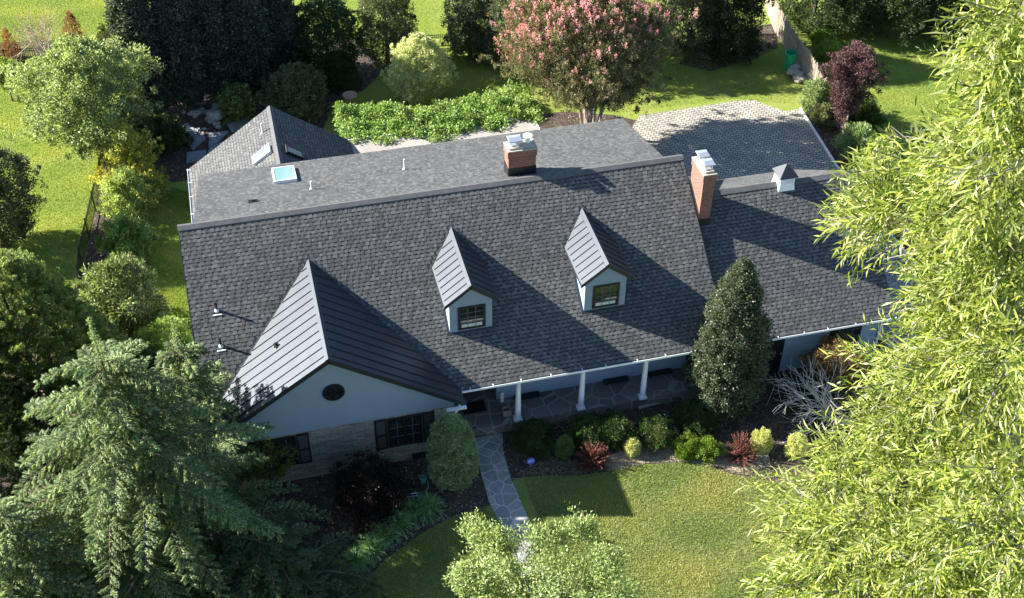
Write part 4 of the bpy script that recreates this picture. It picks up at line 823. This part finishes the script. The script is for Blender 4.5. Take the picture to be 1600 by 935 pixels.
# juniper at left
def plume_tree(name, label, base, H, R, prof, n, cols, seg=.5):
    x, y = base; t = empty(name, (x, y, GZ), label, 'tree'); L = Leaves(); tt = np.linspace(0, 1, 200); wt = profile_r(prof, tt) + .02; wt /= wt.sum(); tips = []
    for i in range(n):
        h = rng.choice(tt, p=wt); th = rng.uniform(0, 6.28); r = profile_r(prof, h) * R * rng.uniform(.6, 1.03) * (1 + .15 * math.sin(3 * th + 5 * h)); o = np.array([math.cos(th), math.sin(th), 0])
        p = np.array([x, y, GZ + h * H]) + o * r; d = nrm((o * rng.uniform(.4, .9) + np.array([0, 0, rng.uniform(.5, 1.0)]) + rng.normal(0, .2, 3))[None])[0]; ln = seg * rng.uniform(.6, 1.3); tips.append(p)
        m_ = 110; s = rng.random((m_, 1)); side = rng.normal(0, 1, (m_, 3)); side -= (side @ d)[:, None] * d; P = p + d * (s - .3) * ln + nrm(side) * .16 * (1.15 - s) * rng.random((m_, 1)) ** .5
        L.add(P, nrm(d * 1.1 + nrm(side) * .7 + rng.normal(0, .2, (m_, 3))), side + o * .5, .11, .038, palette(cols, m_) * (1 + rng.normal(0, .15)))
    L.build('crown', M['needle'], t); tips = np.array(tips); trunk_mesh((x, y, GZ), H * .9, H * .022, tips[rng.choice(len(tips), 40)]).build('trunk', M['bark'], t)
plume_tree('juniper', 'large feathery green juniper at the left edge above the cedar', (-6.80, 5.53), 8.31, 3.4, [(0, .7), (.2, 1), (.45, .98), (.7, .75), (.88, .45), (1, .1)], 3200, [(.13, .20, .06), (.20, .28, .10), (.32, .38, .18), (.20, .21, .06)])
plume_tree('juniper', 'lower dark juniper in shade at the left edge beside the cedar', (-9.27, 1.81), 7, 3.3, BALL, 900, [(.03, .05, .02), (.05, .08, .03)])

# deodar cedar
def cedar(label, base, H, R, nb, cols, lean=(0, 0), bottom=.1, top_leader=True, powr=.75):
    x, y = base; t = empty('cedar_tree', (x, y, GZ), label, 'tree'); L = Leaves(); b = MB(); Z = np.array([0, 0, 1.])
    b.tube([(x + lean[0] * k / 8, y + lean[1] * k / 8, GZ + H * k / 8) for k in range(9)], [.26 * (1 - k / 8.4) + .015 for k in range(9)], 8)
    ga = 2.399; 
    def tufts(P, D, n_, spread, ll, c):
        s = rng.random((n_, 1)); side = rng.normal(size=(n_, 3)) + Z * .3; L.add(P + rng.normal(0, spread, (n_, 3)), nrm(D + nrm(side) * .9), side, ll, ll * .30, c)
    for i in range(nb):
        u = (i + .5) / nb; h = bottom + (.93 - bottom) * u; th = i * ga + rng.normal(0, .2); ln = R * (1 - h) ** powr * rng.uniform(.6, 1.2) + .35
        o = np.array([math.cos(th), math.sin(th), 0]); sd = np.array([-o[1], o[0], 0]); p0 = np.array([x + lean[0] * h, y + lean[1] * h, GZ + H * h]); el = rng.uniform(.08, .45)
        K = max(6, int(ln / .22)); pts = []
        for k in range(K + 1):
            s = k / K; pts.append(p0 + o * ln * s + Z * (ln * (el * s - (el + rng.uniform(.02, .03) + .07) * s ** 2.6)) + sd * .1 * ln * math.sin(s * 2 + i))
        pts = np.array(pts); b.tube(pts, [max(.006, .07 * (ln / R) * (1 - k / K) + .006) for k in range(K + 1)], 5, False)
        tone = 1 + rng.normal(0, .12)
        for k in range(1, K + 1):
            s = k / K; 
            for q in range(2):
              for sgn in (-1, 1):
                sl = (.24 * ln * (1.05 - s) + .16) * rng.uniform(.6, 1.15); sl = min(sl, 1.15); bp = pts[k - 1] + (pts[k] - pts[k - 1]) * rng.random(); dirv = nrm((sd * sgn + o * rng.uniform(.5, 1.0))[None])[0]
                n_ = int(sl * 130) + 10; v = rng.random((n_, 1)) ** .8; P = bp + dirv * sl * v - Z * sl * .25 * v ** 2 ; tang = nrm((dirv - Z * .5 * v))
                side = rng.normal(size=(n_, 3)); side -= np.sum(side * tang, 1, keepdims=True) * tang; side = nrm(side)
                L.add(P + side * .03 * rng.random((n_, 1)), nrm(tang * .9 + side * .75 - Z * .15), side + Z * .5, .095 * rng.uniform(.7, 1.3, n_), .026, palette(cols, n_, .2) * tone)
    if top_leader:
        n_ = 900; v = rng.random((n_, 1)); P = np.array([x + lean[0], y + lean[1], GZ + H - 1.6]) + Z * v * 2.6 + rng.normal(0, .16, (n_, 3)) * (1.08 - v); L.add(P, nrm(rng.normal(0, .7, (n_, 3)) + Z * .6), rng.normal(size=(n_, 3)), .09, .024, palette(cols, n_))
    L.build('crown', M['needle'], t); b.build('trunk', M['bark'], t)
CED = [(.16, .24, .12), (.25, .34, .18), (.42, .50, .28), (.26, .30, .10), (.06, .09, .04)]
cedar('huge grey green deodar cedar filling the lower left corner', (-2.27, -4.03), 12.09, 6.6, 108, CED, bottom=.08, powr=.62)
cedar('slimmer deodar cedar top rising between the big cedar and the roof corner', (-0.30, -0.03), 8.21, 2.9, 70, CED, bottom=.15, powr=.7)
cedar('cedar leaning in from the lower left edge below the big cedar', (-6.11, -6.22), 8.0, 4.2, 70, CED, bottom=.2)
cedar('low dark cedar at the bottom edge right of the big cedar', (1.58, -6.72), 4.8, 4.2, 75, [(.08, .13, .06), (.12, .17, .09)], bottom=.12)
plant('yellow_green_shrub', 'yellow green feathery bush squeezed between the cedar and the stone wall', 'shrub', (1.91, 0.30), 3.3, 1.25, BALL, 300, .22, 44, .085, .03, [(.14, .18, .035), (.20, .23, .05), (.08, .12, .03)], mat='needle', start=.02)

# small leaved tree at bottom centre
x, y = (10.77, -12.05); H = 9.25; t = empty('young_magnolia', (x, y, GZ), 'light green small leaved tree at the bottom edge over the path', 'tree'); L = Leaves()
CC = []
for (px_, py_, pz_, r, n_) in ((*(8.49, -12.24, 8.77), .75, 70), (*(8.09, -11.45, 8.67), .35, 22), (*(9.78, -12.88, 9.18), .7, 70), (*(10.93, -12.90, 9.45), .6, 55), (*(9.75, -14.08, 8.95), 1.0, 110), (*(11.26, -14.06, 9.34), .65, 60), (*(11.31, -15.13, 9.25), .75, 70), (*(8.31, -13.79, 8.87), .85, 85), (*(7.39, -13.35, 9.04), .55, 45), (*(9.29, -15.73, 8.98), 1.4, 130), (*(7.59, -15.30, 8.96), 1.0, 80), (*(11.07, -16.53, 8.91), 1.0, 80)):
    for k in range(n_):
        d = dirs(1)[0]; CC.append(np.array([px_, py_, pz_]) + d * r * rng.random() ** .4)
CC = np.array(CC); CC = CC[CC[:, 2] > 1.2]; idx = np.repeat(np.arange(len(CC)), 34); n_ = len(idx); d = dirs(n_) + np.array([0, 0, .35]); d = nrm(d); ctr = CC.mean(0); od = nrm(CC - ctr)[idx]
P = CC[idx] + d * .04 + rng.normal(0, .10, (n_, 3)); L.add(P, nrm(d + od * .7), nrm(od + rng.normal(0, .5, (n_, 3)) + [0, 0, .6]), .11 * rng.uniform(.7, 1.25, n_), .04, palette([(.22, .30, .09), (.32, .40, .15), (.48, .52, .26), (.11, .17, .05)], n_) * (1 + rng.normal(0, .12, len(CC)))[idx][:, None])
L.build('crown', M['gloss_leaf'], t); trunk_mesh((x, y, GZ), max(2.5, ctr[2] + .5 - GZ), .12, CC[rng.choice(len(CC), 60)], lean=(ctr[0] - x, ctr[1] - y)).build('trunk', M['grey_bark'], t)

# tall willow oak at right, close to the camera
boughs = [(*(8.77, -27.46, 34.05), 0.4, 60), (*(8.94, -27.11, 33.69), 0.22, 22), (*(9.16, -27.36, 33.59), 0.45, 70), (*(9.31, -27.10, 33.08), 0.3, 45), (*(9.31, -27.25, 32.88), 0.45, 60), (*(9.52, -26.46, 32.18), 0.35, 50), (*(9.42, -27.12, 32.21), 0.45, 80), (*(9.70, -25.70, 31.43), 0.3, 40), (*(9.64, -25.01, 31.32), 0.12, 7), (*(9.60, -26.33, 31.48), 0.45, 80), (*(9.45, -25.86, 31.01), 0.4, 70), (*(9.48, -25.25, 30.88), 0.25, 26), (*(9.38, -25.43, 30.58), 0.25, 30), (*(9.59, -26.69, 31.08), 0.4, 70), (*(9.64, -27.10, 31.55), 0.5, 80), (*(9.66, -27.02, 30.81), 0.45, 80), (*(9.68, -26.59, 30.43), 0.3, 40), (*(9.55, -27.70, 30.90), 0.5, 80), (*(9.43, -27.29, 30.38), 0.45, 80), (*(9.45, -26.94, 29.93), 0.4, 60), (*(9.35, -26.45, 29.54), 0.25, 24), (*(9.30, -27.18, 29.62), 0.5, 80), (*(9.28, -26.85, 29.15), 0.4, 60), (*(9.56, -27.77, 30.08), 0.5, 80), (*(8.82, -27.02, 28.74), 0.4, 70), (*(9.07, -27.56, 29.18), 0.5, 80), (*(9.30, -28.10, 29.65), 0.5, 80), (*(9.38, -28.44, 30.18), 0.45, 60), (*(8.51, -26.74, 28.10), 0.3, 34), (*(8.53, -27.37, 28.33), 0.45, 80), (*(8.74, -27.86, 28.78), 0.5, 80), (*(8.98, -28.42, 29.22), 0.5, 80), (*(9.20, -28.84, 29.78), 0.5, 80), (*(8.40, -27.42, 27.58), 0.4, 60), (*(8.60, -27.94, 28.00), 0.5, 80), (*(8.83, -28.47, 28.45), 0.5, 80), (*(9.13, -28.94, 29.01), 0.5, 80), (*(8.56, -28.05, 27.29), 0.6, 60), (*(9.35, -28.50, 27.45), 0.6, 60), (*(10.57, -26.22, 32.69), 0.8, 60), (*(11.16, -26.31, 31.27), 0.8, 70), (*(11.58, -26.53, 29.73), 0.9, 70), (*(11.33, -27.42, 28.80), 0.9, 70), (*(11.71, -28.02, 27.30), 0.9, 60), (*(13.20, -25.75, 30.52), 1.1, 60), (*(13.53, -26.57, 28.37), 1.1, 60), (*(12.43, -25.41, 31.98), 1, 50), (*(13.63, -27.69, 26.24), 1.1, 50), (*(10.10, -26.34, 27.95), 0.6, 60), (*(11.04, -25.74, 29.15), 0.8, 70), (*(10.78, -25.35, 31.05), 0.6, 60), (*(10.04, -27.37, 27.21), 0.8, 60), (*(11.80, -28.04, 24.72), 1.2, 60)]
OX, OY = (13.25, -25.23, 27.57)[0:2]; OTOP = 31.5
t = empty('willow_oak', (OX, OY, GZ), 'very tall tree with long narrow lime green leaves filling the right side', 'tree'); L = Leaves(); b = MB()
b.tube([(OX + .15 * math.sin(k), OY + .12 * math.cos(1.7 * k), GZ + (OTOP - 1.5 - GZ) * k / 10) for k in range(11)], [.42 * (1 - k / 10.6) + .02 for k in range(11)], 10)
LC = [(.15, .20, .025), (.23, .28, .04), (.33, .36, .07), (.04, .08, .01), (.40, .42, .17)]
for k in range(46):   # the rest of the crown, round the far sides of the trunk
    th = rng.uniform(-2.3, 1.5); rr_ = rng.uniform(1.5, 4.6); zz = rng.uniform(17.5, 30.5); boughs.append((OX + rr_ * math.cos(th), OY + rr_ * math.sin(th) * .9, zz, 1.15, 52))
BC = np.array([q[:3] for q in boughs]); nodes = BC[rng.choice(len(BC), 13, replace=False)].copy()
for it in range(12):
    own = np.argmin(((BC[:, None] - nodes[None]) ** 2).sum(2), 1)
    for k in range(len(nodes)):
        if (own == k).any(): nodes[k] = BC[own == k].mean(0)
lim = []
for k in range(len(nodes)):
    c = nodes[k] * .8 + np.array([OX, OY, nodes[k][2] - .3]) * .2; hd = math.hypot(c[0] - OX, c[1] - OY); s0 = np.array([OX, OY, min(c[2] - .75 * hd - .4, OTOP - 2.5)]); m1 = s0 * .6 + c * .4 + rng.normal(0, .16, 3); m2 = s0 * .25 + c * .75 + rng.normal(0, .16, 3) + np.array([0, 0, .12]); b.tube([s0, m1, m2, c], [.10, .075, .05, .03], 7, False); lim.append((m2, c))
for bi, (bx_, by_, bz_, r, ns) in enumerate(boughs):
    c = np.array([bx_, by_, bz_]); m2, cc = lim[own[bi]]; f_ = rng.uniform(.2, .9); s0 = m2 * (1 - f_) + cc * f_; mid = (c + s0) / 2 + rng.normal(0, .12, 3) + np.array([0, 0, .06]); b.tube([s0, mid, c], [.028, .018, .008], 5, False); ox = nrm((c - np.array([OX, OY, bz_ - 1.0]))[None])[0]
    for k in range(int(ns * 1.0)):
        d = dirs(1)[0]; d = nrm((d + ox * .45)[None])[0]; p = c + d * r * rng.uniform(.15, 1.0) ; ax = nrm((d * .8 + ox * .5 + rng.normal(0, .3, 3) + np.array([0, 0, .1]))[None])[0]; ln = rng.uniform(.22, .5)
        if k % 4 == 0: b.tube([c + (p - c) * .1, (c + p) / 2 - np.array([0, 0, .03]), p, p + ax * ln], [.016, .012, .008, .004], 4, False)
        m_ = 17; s = np.linspace(.05, 1, m_)[:, None]; sd = dirs(1)[0]; sd = nrm(np.cross(ax, sd)[None])[0]; sd2 = np.cross(ax, sd); ang = np.arange(m_)[:, None] * 2.4; side = sd * np.cos(ang) + sd2 * np.sin(ang)
        P = p + ax * ln * s; D = nrm(ax * (.55 + s * .7) + side * .75 + np.array([0, 0, -.22])); L.add(P - np.array([0, 0, .14]) * s * s, D, nrm(ax * .6 + np.array([0, 0, .5]) - side * .2 + rng.normal(0, .35, (m_, 3))), .160 * rng.uniform(.5, 1.15, m_), .0195, palette(LC, m_, .15) * max(.4, 1 + rng.normal(0, .2)), fold=.35)
L.build('crown', M['leaf'], t); b.build('trunk', M['grey_bark'], t)

# ------------------------------------------------------------------ grass blades
from mathutils import geometry
def inside(poly, X, Y):
    r = np.zeros(len(X), bool); n = len(poly)
    for i in range(n):
        x0, y0 = poly[i]; x1, y1 = poly[(i + 1) % n]; c = ((y0 > Y) != (y1 > Y)); xi = (x1 - x0) * (Y - y0) / ((y1 - y0) or 1e-9) + x0; r ^= c & (X < xi)
    return r
def blades(name, label, poly, n, cols, holes=(), h=.05, w=.012, z=GZ):
    xs = [q[0] for q in poly]; ys = [q[1] for q in poly]; X = rng.uniform(min(xs), max(xs), n); Y = rng.uniform(min(ys), max(ys), n); k = inside(poly, X, Y)
    for hp in holes: k &= ~inside(hp, X, Y)
    X = X[k]; Y = Y[k]; m_ = len(X); P = np.stack([X, Y, np.full(m_, z + .01)], 1); D = nrm(rng.normal(0, .55, (m_, 3)) * [1, 1, 0] + [0, 0, 1.]); S_ = nrm(np.cross(D, rng.normal(size=(m_, 3)))); hh = h * rng.uniform(.5, 1.5, (m_, 1))
    V = np.stack([P - S_ * w, P + S_ * w, P + D * hh], 1).reshape(-1, 3)
    g = np.sin(X * 1.3 + 1.7 * np.sin(Y * .9)) + np.sin(Y * 1.9 + X * .6 + 2 * np.sin(X * .5)); c = palette(cols, m_, .25) * (1 + .10 * g)[:, None]; c[:, 0] *= 1 + .10 * np.clip(g, -1, 2)
    o = fast_mesh(name, V, np.arange(len(V)).reshape(-1, 3), M['grass_blade'], None, np.repeat(c, 3, axis=0)); o['kind'] = 'stuff'; tag(o, label, 'grass')
path_poly = [(10.4, 1), (10.2, -3.5), (11.4, -9), (13.2, -9), (12.1, -5), (11.9, 1)]
blades('grass', 'short olive green front lawn grass with dry patches', [q for q in front_poly[:10]] + [(26, -9), (22, -14), (5, -14)] + front_poly[-6:], 420000, [(.15, .20, .05), (.24, .29, .085), (.33, .36, .14), (.40, .38, .20)], [path_poly], z=GZ + .012, h=.055)
blades('grass', 'bright green sunlit lawn grass left of the black side fence', [(-16, 9), (-5.8, 10), (-5.0, 20), (-4.2, 26), (-3, 46), (-18, 48), (-20, 20)], 420000, [(.17, .23, .04), (.27, .33, .065), (.37, .42, .12)], [], h=.06)
blades('grass', 'green lawn grass of the rear garden between the shrubs and driveway', [(-2.6, 8), (.5, 8), (.5, 18), (8.5, 20), (20, 23.5), (25, 22.4), (31, 22.4), (34.5, 21), (35.4, 24), (36, 33), (38, 45), (8, 45), (14, 30), (8, 23), (-2, 14)], 420000, [(.14, .19, .035), (.22, .28, .055), (.32, .37, .10)], [], h=.06)
blades('grass', 'sunlit lawn grass right of the purple plum tree', [(36, 16), (39, 31), (56, 31), (50, 10), (38, 8)], 260000, [(.14, .21, .035), (.22, .29, .05), (.32, .37, .10)], [], h=.06)

blades('ground_cover', 'sparse grey green ground cover along the curved edge of the front bed', [(11.79, -2.34), (12.83, -1.88), (15.40, -2.50), (17.36, -2.47), (19.71, -2.97), (22.47, -4.22), (22.75, -5.21), (20.46, -4.44), (19.64, -3.75), (18.61, -3.28), (16.90, -3.01), (15.50, -3.06), (12.90, -2.64)], 26000, [(.20, .22, .12), (.28, .30, .17), (.34, .30, .20)], [], h=.05, w=.018, z=GZ + .01)
lf = Leaves(); n_ = 900; X = rng.uniform(-12, 40, n_); Y = rng.uniform(-8, 30, n_); lf.add(np.stack([X, Y, np.full(n_, GZ + .05)], 1), rng.normal(size=(n_, 3)) * [1, 1, .1], rng.normal(0, .3, (n_, 3)) + [0, 0, 1], .11, .07, palette([(.40, .30, .14), (.30, .17, .07), (.5, .42, .22)], n_))
lo = lf.build('fallen_leaves', M['leaf']); lo['kind'] = 'stuff'; tag(lo, 'dry brown leaves scattered over the lawns and paving', 'leaves')

blades('grass', 'green lawn strip between the left side of the house and the shrub bed', [(-2.8, 8), (.6, 8), (.6, 20), (-2.6, 22)], 60000, [(.14, .19, .035), (.22, .28, .055), (.32, .37, .10)], [], h=.06)
